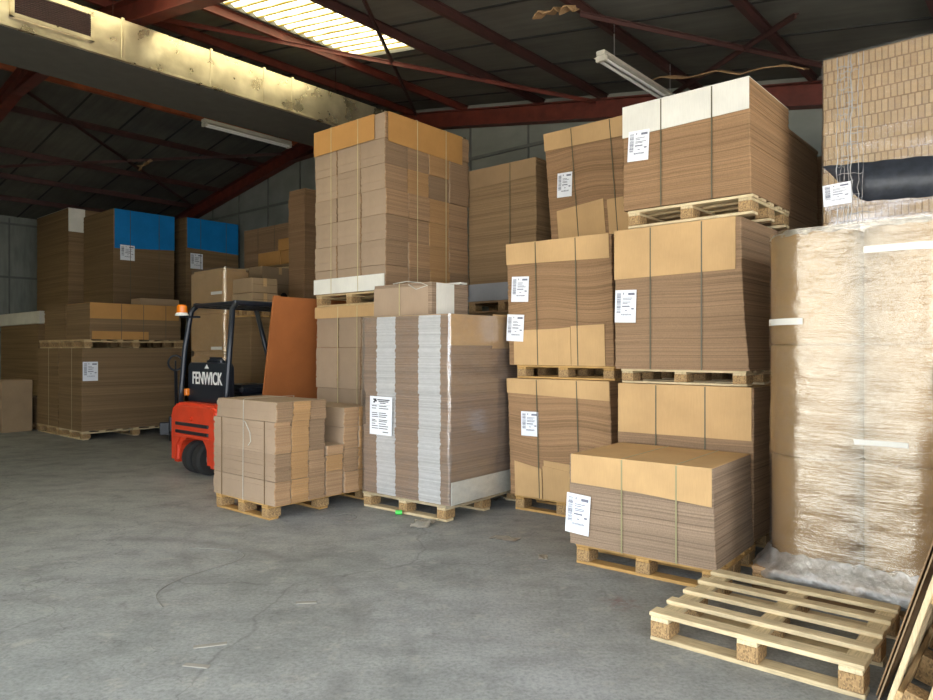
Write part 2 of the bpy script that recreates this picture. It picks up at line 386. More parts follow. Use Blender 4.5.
# ------------------------------------------------------------------ pallets
CACHE = {}
def cmesh(key, fn):
    if key not in CACHE: CACHE[key] = fn()
    return CACHE[key]
def pallet(label, FL, yaw, w, d, z0, h=.144, style='block', mat='pine', nb=5, group='wooden pallets', root=None, bmat=None, bw=.095):
    """boards run along the front; bearers and bottom boards below"""
    x, y = centre(FL, yaw, w, d)
    if root is None: root = thing('wooden_pallet', label, 'pallet', (x, y, z0), yaw, group)
    k = h/.144; tb = .022*k
    def board(L, wd, m): return cmesh(('bd', round(L, 3), round(wd, 3), round(tb, 4), m), lambda: MB().box(-L/2, L/2, -wd/2, wd/2, 0, tb).mesh('board', m, bevel=.003))
    zt = h-tb
    for i in range(nb):                            # deck boards
        yy = -d/2+bw/2+(d-bw)*i/(nb-1)
        obj('deck_board', board(w, bw*(1.2 if i in (0, nb-1) else 1), bmat or mat), root, (R.uniform(-.003, .003), min(max(yy, -d/2+bw*.6), d/2-bw*.6), zt), (0, 0, R.uniform(-.006, .006)))
    for j in (-1, 0, 1):                           # bearers under the deck
        xx = j*(w/2-.055)
        obj('bearer_board', board(d, .095, mat), root, (xx, 0, zt-tb), (0, 0, PI/2))
        for i in (-1, 0, 1):
            bh = zt-tb-tb
            obj('block', cmesh(('bl', round(bh, 4)), lambda: MB().box(-.05, .05, -.068, .068, 0, bh).mesh('block', 'chip', bevel=.004)), root, (xx, i*(d/2-.07), tb), (0, 0, PI/2 if style == 'turned' else 0))
    for i in (-1, 0, 1):
        obj('bottom_board', board(w, .10, mat), root, (0, i*(d/2-.06), 0), (0, 0, 0))
    return root

# ------------------------------------------------------------------ stacks of flat cardboard
def perim(w, d, nx, ny, ch=.006):
    P = []
    for i in range(nx+1): P.append((-w/2+ch+(w-2*ch)*i/nx, -d/2))
    for i in range(ny+1): P.append((w/2, -d/2+ch+(d-2*ch)*i/ny))
    for i in range(nx+1): P.append((w/2-ch-(w-2*ch)*i/nx, d/2))
    for i in range(ny+1): P.append((-w/2, d/2-ch-(d-2*ch)*i/ny))
    return P
def sheets_mb(w, d, h, t=.02, jit=.003, wave=0, waves=1.6, lean=0, bulge=0, bulge_l=0, nx=14, ny=6, steps=None, seed=1):
    r = random.Random(seed); n = max(1, round(h/t)); P = perim(w, d, nx if wave else 2, ny if wave else 2)
    rings = []; ph = r.uniform(0, 6); dx = dy = 0; lz = []
    for i in range(n):
        jx, jy = r.uniform(-jit, jit), r.uniform(-jit, jit)
        if steps and i % steps == 0: dx, dy = r.uniform(-jit, jit)*2.2, r.uniform(-jit, jit)*1.5
        for e in (0, 1):
            zf = (i+e)/n; ring = []
            for (x, y) in P:
                bx = bulge*(1-zf)**2*max(0, x/(w/2)) if bulge else 0
                bl = bulge_l*math.sin(PI*zf)*max(0, -x/(w/2)) if bulge_l else 0
                s = 0 if e == 0 and i else -.0016
                sx = (1 if x > 0 else -1)*(.0016 if e else 0)
                z = h*zf
                if wave: z += wave*math.sin(PI*zf)*math.sin(2*PI*x/w*waves+ph+zf*1.5+y)*1.0
                lz.append(h*zf)
                ring.append((x+jx+dx+lean*zf+bx-bl-sx*.4, y+jy+dy+(.0016 if e and y < 0 else 0)*.4, z))
            rings.append(ring)
    mb = MB().rings(rings); mb.lz = lz
    return mb
def flap_sheet(w, d, h, face, a0, a1, zt, drops, top=True, th=.005, off=.008, lean=0, down=True, yoff=None):
    """a liner sheet folded over the top (or under the foot) of the stack and down (or up) one face"""
    mb = MB(); L = w if face == 'front' else d
    s0, s1 = -L/2+a0*L, -L/2+a1*L
    sg = -1 if down else 1
    pts = [(s0, zt), (s1, zt), (s1, zt+sg*drops[1]), (s0, zt+sg*drops[0])]
    if len(drops) == 3:
        mdl = (s0+s1)/2; pts = [(s0, zt), (s1, zt), (s1, zt+sg*drops[2]), (mdl, zt+sg*drops[1]), (s0, zt+sg*drops[0])]
    if face == 'front':
        mb.prism([(p[0]+lean*(p[1]/h), p[1]) for p in pts], -th, 'y', -d/2-off)
        if top: mb.box(s0+lean, s1+lean, -d/2-off-th, d/2, zt, zt+th)
    else:
        mb.prism([(p[0], p[1]) for p in pts], th, 'x', w/2+off+lean)
        if top: mb.box(-w/2+lean, w/2+off+th+lean, s0, s1, zt, zt+th)
    return mb
def add_print(lb, w, h, seed, header=False):
    r = random.Random(seed); mb = MB(); e = .0012
    def q(x0, x1, z0, z1): mb.box(x0*w-w/2, x1*w-w/2, -e, 0, z0*h-h/2, z1*h-h/2)
    if header:
        q(.16, .30, .90, .94); q(.2, .32, .86, .9); q(.16, .24, .83, .87)
        q(.34, .90, .90, .93); q(.40, .84, .86, .885); q(.46, .72, .82, .84)
        for k, z in enumerate((.74, .68, .56, .51, .46, .38, .34, .28, .22, .16)):
            q(.1, .1+r.uniform(.15, .3), z, z+.018)
            q(.42, .42+r.uniform(.2, .45), z, z+.018)
        q(.08, .92, .775, .78); q(.6, .85, .07, .09)
    else:
        for k in range(22):                          # barcode column, bars running across
            z = .30+.62*k/22; q(.08, .27, z, z+r.choice((.008, .014, .02)))
        q(.38, .42, .86, .92); q(.62, .92, .84, .91)
        for z in (.74, .69, .62, .58): q(.36, .36+r.uniform(.2, .5), z, z+.018)
        q(.34, .70, .48, .515); q(.48, .58, .36, .385); q(.78, .90, .40, .44); q(.34, .9, .44, .444)
        for k in range(26):                          # barcode along the foot
            x = .30+.5*k/26; q(x, x+r.choice((.005, .01)), .22, .27)
    mb.build('print', 'ink_black' if header else 'ink', lb)
def add_label(root, w, d, spec, seed):
    face, a, z, lw, lh, rot = spec[:6]; off = spec[6] if len(spec) > 6 else .012
    header = len(spec) > 7 and spec[7]
    lb = MB().box(-lw/2, lw/2, 0, .002, -lh/2, lh/2).build('paper_label', 'paper', root)
    if face == 'front': lb.location = (-w/2+a*w, -d/2-off-.002, z); lb.rotation_euler = (0, rot, 0)
    else: lb.location = (w/2+off+.002, -d/2+a*d, z); lb.rotation_euler = (0, rot, PI/2)
    add_print(lb, lw, lh, seed, header)
    lb['label'] = 'white printed label'
def add_strap(root, w, d, h, kind, pos, mat, lean=0, topz=.008, wd=.010, off=.013, foot=0):
    if kind == 'x':
        y0, y1 = -d/2-off, d/2+off; xb, xt = pos, pos+lean
        path = [(xb, y0, -foot), (xt, y0, h+topz-.01), (xt, y0+.01, h+topz), (xt, y1-.01, h+topz), (xt, y1, h+topz-.01), (xb, y1, -foot)]
        mb = MB().band(path, (1, 0, 0), wd, .0015)
    else:
        x0, x1 = -w/2-off, w/2+off
        path = [(x0, pos, -foot), (x0+lean, pos, h+topz-.01), (x0+.01+lean, pos, h+topz), (x1-.01+lean, pos, h+topz), (x1+lean, pos, h+topz-.01), (x1, pos, -foot)]
        mb = MB().band(path, (0, 1, 0), wd, .0015)
    return mb.build('strap', mat, root)
SEED = [10]
def stack(label, FL, yaw, w, d, z0, z1, mat='edge', cover=None, base=None, straps=(), labels=(), group='stacks of flat cardboard', strap_mat='strap_dark', cat='cardboard stack', name='cardboard_stack', **kw):
    SEED[0] += 1; h = z1-z0; x, y = centre(FL, yaw, w, d)
    root = thing(name, label, cat, (x, y, z0), yaw, group)
    lean = kw.get('lean', 0)
    topth = .008 if cover else .0
    hb = h-.007 if cover else h
    sheets_mb(w, d, hb, seed=SEED[0], **kw).build('sheets', mat, root)
    for cv in ([cover] if isinstance(cover, dict) else (cover or [])):
        o = flap_sheet(w, d, hb, cv.get('face', 'front'), cv.get('a0', 0), cv.get('a1', 1), hb, cv['drop'], cv.get('top', True), off=cv.get('off', .008), lean=lean).build('cover_sheet', cv.get('mat', 'kraft'), root)
        if cv.get('label'): o['label'] = cv['label']
    for bs in ([base] if isinstance(base, dict) else (base or [])):
        o = flap_sheet(w, d, hb, bs.get('face', 'front'), bs.get('a0', 0), bs.get('a1', 1), bs.get('z', 0), bs['drop'], False, down=False, off=bs.get('off', .008), lean=lean).build('base_sheet', bs.get('mat', 'kraft'), root)
    for kd, p in straps: add_strap(root, w, d, hb, kd, p, strap_mat, lean, off=.0145, topz=.007)
    for k, sp in enumerate(labels): add_label(root, w, d, sp, SEED[0]*7+k)
    return root

# ================================================================== THE SETTING
V0, V1, U0, U1 = -2.9, 19.6, -2.2, 9.0
RID = 11.0
def roof_z(v): return 4.37+.165*(v if v < RID else 2*RID-v)
mb = sbox(MB(), V0-.2, V1+.2, U0-.2, U1+.2, -.2, 0)
fl = mb.build('floor', 'floor'); fl['kind'] = 'structure'; fl.rotation_euler = (0, 0, math.radians(YAW))
# worn floor material uses world axes: undo the turn in the mesh instead of the object
me = fl.data; me.transform(Matrix.Rotation(math.radians(YAW), 4, 'Z')); fl.rotation_euler = (0, 0, 0)
yd = MB(); sbox(yd, -30, 40, -32, U0-.2, -.25, -.02); sbox(yd, -30, V0-.2, U0-.2, 20, -.25, -.02)
struct('ground_yard', yd, 'yard')
# gable wall (far right), side walls and the front wall with its wide doorway
g = MB(); g.prism([(-V0+.2, 0), (-V0+.2, roof_z(V0)), (-RID, roof_z(RID)), (-V1-.2, roof_z(V1)), (-V1-.2, 0)], .2, 'y', U1)
struct('wall_gable', g, 'wall')
w_ = sbox(MB(), V1, V1+.2, U0, U1, 0, roof_z(V1)+.02); struct('wall_left', w_, 'wall')
RU0, RU1, RH = -1.9, 5.6, 3.6
w_ = MB().prism([(U0, 0), (U0, roof_z(V0)+.05), (U1, roof_z(V0)+.05), (U1, 0), (RU1, 0), (RU1, RH), (RU0, RH), (RU0, 0)], .2, 'x', -V0); struct('wall_right', w_, 'wall')
DV0, DV1, DH = -2.7, 5.6, 3.8
g = MB(); g.prism([(-V0+.2, 0), (-V0+.2, roof_z(V0)), (-RID, roof_z(RID)), (-V1-.2, roof_z(V1)), (-V1-.2, 0), (-DV1, 0), (-DV1, DH), (-DV0, DH), (-DV0, 0)], -.2, 'y', U0)
struct('wall_front', g, 'wall')
# joints of the wall panels
tr = MB()
for v in [V0+1.0+1.2*k for k in range(18)]:
    sbox(tr, v-.015, v+.015, U1-.02, U1, 0, roof_z(v)-.06)
sbox(tr, V0, V1, U1-.025, U1, 2.2, 2.24); sbox(tr, 4.2, V1, U1-.03, U1, 4.7, 4.75)
struct('trim_1', tr, 'wall_trim')
tr = MB()
for u in [U0+.6+1.2*k for k in range(9)]: sbox(tr, V1-.02, V1, u-.015, u+.015, 0, roof_z(V1)-.05)
for z in (1.9, 3.25, 4.55): sbox(tr, V1-.03, V1, U0, U1, z, z+.05)
struct('trim_2', tr, 'wall_trim')
# roof with the opening for the translucent sheet
SK = [(6.45, 7.70, 1.2, 6.5), (6.45, 7.70, -1.9, .2), (13.9, 15.5, -1.8, 1.7), (16.95, 18.1, -1.8, 2.0), (2.4, 3.65, -1.9, .8)]  # first is seen; the rest are unseen, far-left pair added to brighten that side
def roof_patch(mb, v0, v1, u0, u1, t=.06, dz=0):
    z0, z1 = roof_z(v0)+dz, roof_z(v1)+dz; b = len(mb.v)
    mb.v += [Vector(p) for p in ((-v0, u0, z0), (-v1, u0, z1), (-v1, u1, z1), (-v0, u1, z0), (-v0, u0, z0+t), (-v1, u0, z1+t), (-v1, u1, z1+t), (-v0, u1, z0+t))]
    mb.f += [tuple(b+i for i in q) for q in ((3, 2, 1, 0), (4, 5, 6, 7), (0, 1, 5, 4), (1, 2, 6, 5), (2, 3, 7, 6), (3, 0, 4, 7))]
rf = MB()
vs = sorted({V0-.3, V1+.3, RID}|{s[0] for s in SK}|{s[1] for s in SK})
us = sorted({U0-.3, U1+.3}|{s[2] for s in SK}|{s[3] for s in SK})
for a, b in zip(vs, vs[1:]):
    u = us[0]
    holes = sorted([(s[2], s[3]) for s in SK if s[0] < (a+b)/2 < s[1]])
    for h0, h1 in holes+[(us[-1], us[-1])]:
        if h0-u > .01: roof_patch(rf, a, b, u, h0)
        u = h1
struct('ceiling', rf, 'roof')
# joints between roof boards
js = MB()
PUR = [-3.3, -1.9, -.5, .9, 2.3, 3.7, 5.1, 6.2, 7.78, 9.05, 10.4, 11.3, 12.45, 13.8, 15.6, 16.9, 18.2]
for k in range(13):
    u = U1-.5-.91*k
    for a, b in zip(vs, vs[1:]):
        if any(s[0] < (a+b)/2 < s[1] and s[2]-.05 < u < s[3]+.05 for s in SK): continue
        roof_patch(js, a, b, u-.016, u+.016, .012, -.012)
struct('trim_3', js, 'joint')
def corr(v0, v1, u0, u1):
    mb = MB(); n = int((u1-u0)/.0125); k = 0
    for i in range(n+1):
        u = u0+(u1-u0)*i/n; dz = .022*math.sin(2*PI*u/.15)
        mb.v += [Vector((-v0, u, roof_z(v0)+.03+dz)), Vector((-v1, u, roof_z(v1)+.03+dz))]
        if i: mb.f.append((k-2, k-1, k+1, k))
        k += 2
    return mb
for i, s in enumerate(SK):
    struct('skylight_or_fill_%d' % (i+1), corr(s[0]-.04, s[1]+.04, s[2]-.04, s[3]+.04), 'skylight', smooth=True)
# steel frame: purlins, rafters, bracing
def zpt(u, v, dz): return Vector((-v, u, roof_z(v)+dz))
def bar(mb, a, b, wd, hgt):
    t = (b-a); L = t.length; t.normalize(); side = t.cross(Vector((0, 0, 1))).normalized(); up = side.cross(t)
    m = Matrix((( *side, 0), (*t, 0), (*up, 0), (0, 0, 0, 1))).transposed(); m = Matrix.Translation(a) @ m.to_4x4() if False else Matrix.Translation(a) @ Matrix(((side.x, t.x, up.x, 0), (side.y, t.y, up.y, 0), (side.z, t.z, up.z, 0), (0, 0, 0, 1)))
    mb.box(-wd/2, wd/2, 0, L, -hgt, 0, m)
def frame(name, mb, mat, label, cat, group):
    o = mb.build(name, mat); o.rotation_euler = (0, 0, math.radians(YAW)); o['kind'] = 'structure'; return o
for v in PUR:
    p = MB(); a, b = zpt(U0, v, -.012), zpt(U1, v, -.012)
    bar(p, a, b, .05, .012); bar(p, a-Vector((0, 0, .012)), b-Vector((0, 0, .012)), .012, .09); bar(p, a-Vector((0, 0, .1)), b-Vector((0, 0, .1)), .05, .012)
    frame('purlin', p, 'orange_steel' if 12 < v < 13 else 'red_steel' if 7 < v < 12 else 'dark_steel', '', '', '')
for u in (3.7, U1-.12, -1.9):
    p = MB()
    for va, vb in ((V0, RID), (V1, RID)):
        a, b = zpt(u, va, -.115), zpt(u, vb, -.115)
        bar(p, a, b, .17, .015); bar(p, a-Vector((0, 0, .015)), b-Vector((0, 0, .015)), .014, .25); bar(p, a-Vector((0, 0, .265)), b-Vector((0, 0, .265)), .17, .015)
        hv = RID-1.6 if va < RID else RID+1.6       # haunch at the ridge
        bar(p, zpt(u, hv, -.38), Vector((-RID, u, roof_z(RID)-.62)), .17, .015)
    frame('rafter', p, 'red_steel', '', '', '')
for (ua, va, ub, vb) in ((8.9, 5.2, 4.0, 8.75), (4.2, 5.1, 8.9, 8.9), (6.77, 1.9, 8.9, 4.1), (6.0, 3.7, 8.6, 1.75), (3.9, 12.9, 8.8, 16.7), (3.9, 16.7, 8.8, 12.9), (3.9, 9.2, 8.9, 12.6)):
    p = MB(); a, b = zpt(ua, va, -.12), zpt(ub, vb, -.12)
    bar(p, a, b, .05, .008); bar(p, a, b, .008, .05)
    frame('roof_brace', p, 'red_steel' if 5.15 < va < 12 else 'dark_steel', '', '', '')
for v in (V0+.12, V1-.12):
    for u in (3.7, U1-.14):
        p = MB(); s = .07
        sbox(p, v-.1, v-.085, u-s, u+s, 0, roof_z(v)-.36); sbox(p, v+.085, v+.1, u-s, u+s, 0, roof_z(v)-.36); sbox(p, v-.085, v+.085, u-.008, u+.008, 0, roof_z(v)-.36)
        frame('steel_column', p, 'red_steel', '', '', '')
# torn roof lining
def torn(label, u, v, L, seed):
    r = random.Random(seed); mb = MB(); rr = []; rot = math.radians(YAW)
    n = 14
    for i in range(n+1):
        x = -L/2+L*i/n; s = .03+.09*r.random(); z = -.02-.16*(abs((i*3/n) % 1-.5))*(.6+.4*r.random())
        rr.append([(x, -s, z), (x, s*.6, z+.05), (x, s*.6, z+.058), (x, -s, z+.012)])
    mb.rings(rr); o = mb.build('torn_lining', 'brown_hardboard'); o.location = (*W(u, v), roof_z(v)-.24); o.rotation_euler = (0, math.atan(.165 if v < RID else -.165), rot)
    tag(o, label, 'roof lining')
torn('long torn strip of brown roof lining hanging above the tallest white-topped stack', 7.8, 3.0, 1.9, 3)
torn('small torn scrap of brown lining at the top edge of the roof, right of centre', 5.6, 3.7, .45, 5)
torn('torn scrap of lining under the dark roof above the blue-topped stacks', 6.6, 14.5, .5, 8)

# ------------------------------------------------------------------ air duct
DU = [(-1.9, 1.2), (1.2, 3.26), (3.26, 4.28), (4.28, 5.0), (5.0, 5.42), (5.42, 8.85)]
root = thing('air_duct', 'long silver foil air duct with a dark vent grille, hung below the roof', 'air duct', (*W(3.5, 8.2), 4.6), YAW)
def loc_(mb, v0, v1, u0, u1, z0, z1): return mb.box(-(v1-8.2), -(v0-8.2), u0-3.5, u1-3.5, z0-4.6, z1-4.6)
for u0, u1 in DU:
    s = MB(); loc_(s, 7.7, 8.7, u0+.004, u1-.004, 4.6, 5.05); s.build('duct_section', 'foil', root, bevel=.012)
    s = MB(); loc_(s, 7.69, 8.71, u1-.018, u1+.018, 4.588, 5.062)
    s.build('flange', 'foil', root, bevel=.004)
s = MB(); loc_(s, 7.66, 7.715, -1.9, 8.85, 4.585, 4.612); s.build('edge_strip', 'foil', root, bevel=.003)
s = MB(); loc_(s, 7.7, 8.7, -1.9, 8.85, 4.583, 4.598); s.build('dark_underside', 'duct_under', root)  # plain dark grey sheet over the duct's bottom face
gr = MB()
for (a, b, c, d) in ((2.2, 2.96, 4.70, 4.735), (2.2, 2.96, 4.965, 5.0), (2.2, 2.235, 4.70, 5.0), (2.925, 2.96, 4.70, 5.0)): loc_(gr, 7.665, 7.70, a, b, c, d)
go = gr.build('vent_grille', 'foil', root)
gb = MB(); loc_(gb, 7.688, 7.698, 2.23, 2.93, 4.73, 4.97); gb.build('grille_back', 'joint', go)
gs = MB()
for k in range(12): loc_(gs, 7.67, 7.688, 2.235, 2.925, 4.742+.019*k, 4.748+.019*k)
gs.build('grille_slats', 'dark_steel', go)
for u in (.2, 3.4, 6.6):
    s = MB()
    loc_(s, 8.3, 8.306, u, u+.006, 5.04, roof_z(8.3)-.0)
    s.build('hanger', 'dark_steel', root)

# ------------------------------------------------------------------ tube lamps
def lamp(label, u0, u1, v, z):
    L = u1-u0; um = (u0+u1)/2
    r = thing('tube_lamp', label, 'lamp', (*W(um, v), z), YAW, 'unlit tube lamps under the roof')
    MB().box(-.05, .05, -L/2, L/2, .035, .09).build('housing', 'lamp_body', r, bevel=.008)
    MB().box(-.085, .085, -L/2+.02, L/2-.02, .025, .035).build('reflector', 'lamp_body', r)
    for x in (-.035, .035): MB().tube([(x, -L/2+.05, 0), (x, L/2-.05, 0)], .016, 10).build('tube', 'white_paint', r)
    for s in (-1, 1): MB().box(-.06, .06, s*(L/2-.03)-.02, s*(L/2-.03)+.02, -.02, .035).build('end_cap', 'lamp_body', r, bevel=.004)
    for s in (-.7, .7): MB().tube([(0, s*L/2, .09), (0, s*L/2, roof_z(v)-z-.01)], .006, 6).build('hanger', 'steel', r)
lamp('unlit white tube lamp below the silver duct, above the blue-topped stacks', 5.5, 7.1, 10.15, 4.98)
lamp('unlit white tube lamp under the roof, partly behind the white-topped stack', 6.35, 8.3, 3.68, 4.5)

# ================================================================== STACKS, right of centre
YC = -41.0
GP = 'wooden pallets'
# --- C column: three tiers
pallet('wooden pallet on the floor under the back of the front-right three-tier column', (1.27, 5.66), YC, 1.0, .85, 0)
stack('bottom stack of the front three-tier column, behind the low stack with the tan lid', (1.225, 5.67), YC, 1.075, .88, .144, 1.235, 'edge',
      cover=dict(drop=(.385, .375), a0=.01, a1=.99), straps=(('x', -.20), ('x', .19)), wave=.004)
pallet('pale wooden pallet between the bottom and middle stacks of the front three-tier column', (1.25, 5.66), YC, 1.0, .85, 1.237, .112, mat='pine_pale')
c2 = stack('middle stack of the front three-tier column, tan cover flap and one white label', (1.205, 5.68), YC, 1.01, .82, 1.35, 2.465, 'edge',
      cover=dict(drop=(.39, .375), a0=.0, a1=.965), straps=(('x', -.19), ('x', .22)), labels=[('front', .10, .50, .185, .26, .03)], bulge=.06, wave=.004)
pallet('pale wooden pallet under the white-topped stack, high in the front three-tier column', (1.295, 5.63), YC, .985, .86, 2.475, .14, mat='pine_pale', bmat='pine_pale')
stack('top stack with a white cover flap and one label, highest of the front column', (1.265, 5.65), YC, 1.0, .9, 2.62, 3.455, 'edge_warm',
      cover=dict(drop=(.245, .235, .225), mat='white_liner', label='white cover flap'), straps=(('x', -.17), ('x', .23)), labels=[('front', .14, .50, .18, .24, .05)], bulge=.012, wave=.003)
# --- D: low stack in front
YD = -38.5
pallet('wooden pallet on the floor under the low stack with the tan lid', (.768, 4.93), YD, 1.0, .77, 0, mat='pine_warm')
stack('nearest low stack with a wide tan lid and a label on its left corner', (.725, 4.93), YD, 1.01, .765, .144, .775, 'edge_grey',
      cover=dict(drop=(.195, .205, .235), a0=.02, a1=.995, label='tan cover flap'), straps=(('x', -.10), ('x', .275)), strap_mat='strap_olive',
      labels=[('front', .075, .215, .185, .275, .06, .016)], bulge=.02, wave=.002, jit=.0035)
# --- E column
YE = -38.0
pallet('wooden pallet under the bottom stack of the left tan column, on the floor', (.455, 6.6), YE, 1.0, .85, 0, mat='pine_warm')
stack('bottom stack of the left tan column with wavy sheets, standing on the floor pallet', (.415, 6.61), YE, 1.06, .86, .144, 1.235, 'edge_warm',
      cover=dict(drop=(.13, .165), a0=0), base=[dict(drop=(.32, .27), a0=.06, a1=.34), dict(drop=(.30, .27), a0=.35, a1=.62), dict(drop=(.35, .33), a0=.36, a1=.75, off=.003)],
      straps=(('x', -.20), ('x', .215)), labels=[('front', .21, .675, .185, .225, -.01)], wave=.02, lean=-.035, waves=1.2)
pallet('wooden pallet between the bottom and middle stacks of the left tan column', (.47, 6.57), YE, 1.0, .85, 1.238, .122, mat='pine_warm')
stack('middle stack of the left tan column, wavy sheets with two white labels', (.405, 6.62), YE, 1.08, .86, 1.362, 2.50, 'edge_warm',
      cover=dict(drop=(.19, .205), a0=0, a1=.985), base=[dict(drop=(.32, .33), a0=.06, a1=.50), dict(drop=(.33, .34), a0=.5, a1=.62), dict(drop=(.35, .36), a0=.625, a1=.93)],
      straps=(('x', -.215), ('x', .20)), labels=[('front', .12, .705, .19, .235, .04), ('front', .07, .345, .19, .25, .05)], wave=.025, lean=-.03, waves=1.1)
# --- second row behind C and E
YB = YAW
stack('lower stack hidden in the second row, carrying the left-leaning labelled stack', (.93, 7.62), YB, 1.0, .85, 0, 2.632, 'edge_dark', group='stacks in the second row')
stack('left-leaning stack high in the second row, tan flap and a white label', (.925, 7.60), YB, 1.02, .85, 2.635, 3.86, 'edge_warm',
      cover=dict(drop=(.185, .20), a0=0), base=[dict(drop=(.36, .42), a0=.10, a1=.66), dict(drop=(.40, .41), a0=.70, a1=.97)], straps=(('x', -.16), ('x', .30)),
      labels=[('front', .17, .63, .185, .26, .03)], wave=.022, lean=-.10, waves=1.1, group='stacks in the second row')
C4 = W(6.06, 2.79)
stack('plain brown stack behind the white-topped stack, only its right side in view', C4, YB, 1.02, .9, 0, 3.32, 'edge', group='stacks in the second row', bulge=.07, jit=.006, t=.03)
C5 = W(7.3, 2.70)
stack('brown stack farthest back beside the tall wrapped carton pile', C5, YB, 1.02, .85, 0, 3.36, 'edge', group='stacks in the second row', t=.03,
      cover=dict(face='right', drop=(.32, .32), mat='kraft_dull'))
# --- I
FI = Vector((.78, 7.83))-d_front(YB)*1.0
stack('lower brown stack hidden behind the film-wrapped stack', FI, YB, 1.0, .9, 0, 1.935, 'edge_dark', group='stacks in the second row')
pallet('dark pallet under the grey-footed stack, above the film-wrapped stack', FI, YB, 1.0, .9, 1.94, .14, mat='brown_hardboard')
stack('dark brown stack on a grey bottom layer between the tallest pile and the leaning stack', FI, YB, 1.0, .95, 2.082, 3.66, 'edge_dark',
      cover=dict(drop=(.22, .20), a0=0, mat='kraft_dark'), base=dict(drop=(.205, .205), mat='grey_liner'), straps=(('x', .14),), group='stacks in the second row', jit=.004)

# ------------------------------------------------------------------ F: film-wrapped stack with white bands
YF = -38.5
FF = (-.995, 6.73)
pallet('pale wooden pallet on the floor under the film-wrapped stack with white bands', FF, YF, 1.04, 1.2, 0, mat='pine_pale', bmat='pine_pale')
f = stack('film-wrapped brown stack with two white vertical bands and a large printed label', (-.985, 6.74), YF, 1.07, 1.15, .144, 1.81, 'edge_white',
      labels=[('front', .24, .74, .29, .36, .012, .030, True)], group='film-wrapped loads', steps=16, jit=.004, name='wrapped_stack')
s = flap_sheet(1.07, 1.15, 1.66, 'right', .0, .93, 1.668, (.27, .27), True, off=.004); s.build('cover_sheet', 'kraft', f)
tp = MB().box(.539, .546, -.05, .43, 1.37, 1.69, Matrix.Translation((0, .1, 0)) @ Matrix.Rotation(.0, 4, 'X')); tp.build('loose_flap', 'kraft', f)
MB().box(.540, .546, -.56, .52, .0, .20).build('base_sheet', 'white_liner', f)
for z in (.42, .86, 1.2): pass
def film_shell(w, d, h, off, r, amp, seed, nz=60, z0=0, npc=6, side=14):
    rd = random.Random(seed); P = []
    W2, D2 = w/2+off, d/2+off
    for cx, cy, a0 in ((W2-r, -D2+r, -PI/2), (W2-r, D2-r, 0), (-W2+r, D2-r, PI/2), (-W2+r, -D2+r, PI)):
        for k in range(npc+1):
            a = a0+PI/2*k/npc; P.append((cx+r*math.cos(a), cy+r*math.sin(a), math.cos(a), math.sin(a)))
    Q = []
    for i, p in enumerate(P):
        q = P[(i+1) % len(P)]; Q.append(p)
        L = math.hypot(q[0]-p[0], q[1]-p[1])
        if L > .15:
            for k in range(1, side): Q.append(tuple(p[j]+(q[j]-p[j])*k/side for j in range(4)))
    ph = [rd.uniform(0, 6.28) for _ in range(8)]; rings = []
    for i in range(nz+1):
        z = z0+(h-z0)*i/nz; ring = []
        for j, (x, y, nx, ny) in enumerate(Q):
            t = 2*PI*j/len(Q)
            e = amp*(math.sin(5*t+z*9+ph[0])+math.sin(11*t-z*23+ph[1])*.6+math.sin(3*t+z*47+ph[2])*.5+rd.uniform(-.6, .6))
            ring.append((x+nx*e, y+ny*e, z))
        rings.append(ring)
    return MB().rings(rings, cap=False)
film_shell(1.07, 1.15, 1.675, .021, .03, .0018, 5, 40, -.02).build('stretch_film', 'film_soft', f, smooth=True)
b = stack('small tied bundle with a white band, lying on top of the film-wrapped stack', (-.92, 6.97), YF, .76, .55, 1.832, 2.135, 'edge_grey', group='loose bundles', name='cardboard_bundle', cat='cardboard bundle', straps=(('x', -.02),), strap_mat='strap_light')
MB().box(-.378, .34, -.279, -.276, 0.002, .27).build('cover_sheet', 'face', b)
MB().box(.383, .386, -.21, .05, .005, .30).build('white_band', 'white_liner', b)
MB().tube([(-.15, -.24, .315), (.05, -.262, .325), (.25, -.28, .30), (.34, -.285, .27), (.2, -.29, .24), (.1, -.286, .29)], .005, 6).build('loose_string', 'string', b)
b2 = MB().box(-.35, .35, -.05, .05, 0, .02).build('white_strip', 'white_liner'); b2.location = (-.30, 7.15, 2.148); b2.rotation_euler = (0, 0, math.radians(-38)); tag(b2, 'thin white cardboard strip lying on the small tied bundle', 'cardboard strip')

# ------------------------------------------------------------------ H: tallest pile, built of bundles
def pile(label, FL, yaw, w, d, z0, z1, nx, ny, nz, group, mats=('bundle', 'bundle', 'bundle_or'), face=True, seed=3, jit=.012, skip=None, splits=None):
    r = random.Random(seed); h = z1-z0
    root = thing('bundle_pile', label, 'cardboard pile', (*centre(FL, yaw, w, d), z0), yaw, group)
    bw, bd, bh = w/nx, d/ny, h/nz
    var = []
    for k in range(4):
        m = sheets_mb(bw-.004, bd-.004, bh-.004, t=.022, jit=.004, seed=seed*10+k).mesh('bundle', mats[k % len(mats)])
        m.materials.append(M['face'])
        if face:
            for p in m.polygons:
                c = p.center
                if abs(c.y) > (bd-.004)/2-.009 and abs(c.x) < bw/2-.02: p.material_index = 1
        var.append(m)
    for k in range(nz):
        for j in range(ny):
            col = r.randrange(4)
            for i in range(nx):
                o = obj('bundle', var[(j+(r.random() < .12)) % 4], root, (-w/2+bw*(i+.5)+r.uniform(-jit, jit), -d/2+bd*(j+.5)+r.uniform(-jit, jit)*.2, bh*k), (0, 0, r.uniform(-.004, .004)))
    return root
YH = -40.5
FH = (-1.77, 8.19)
pallet('floor pallet under the lower part of the tallest pile', (-1.74, 8.16), YH, 1.15, 1.3, 0)
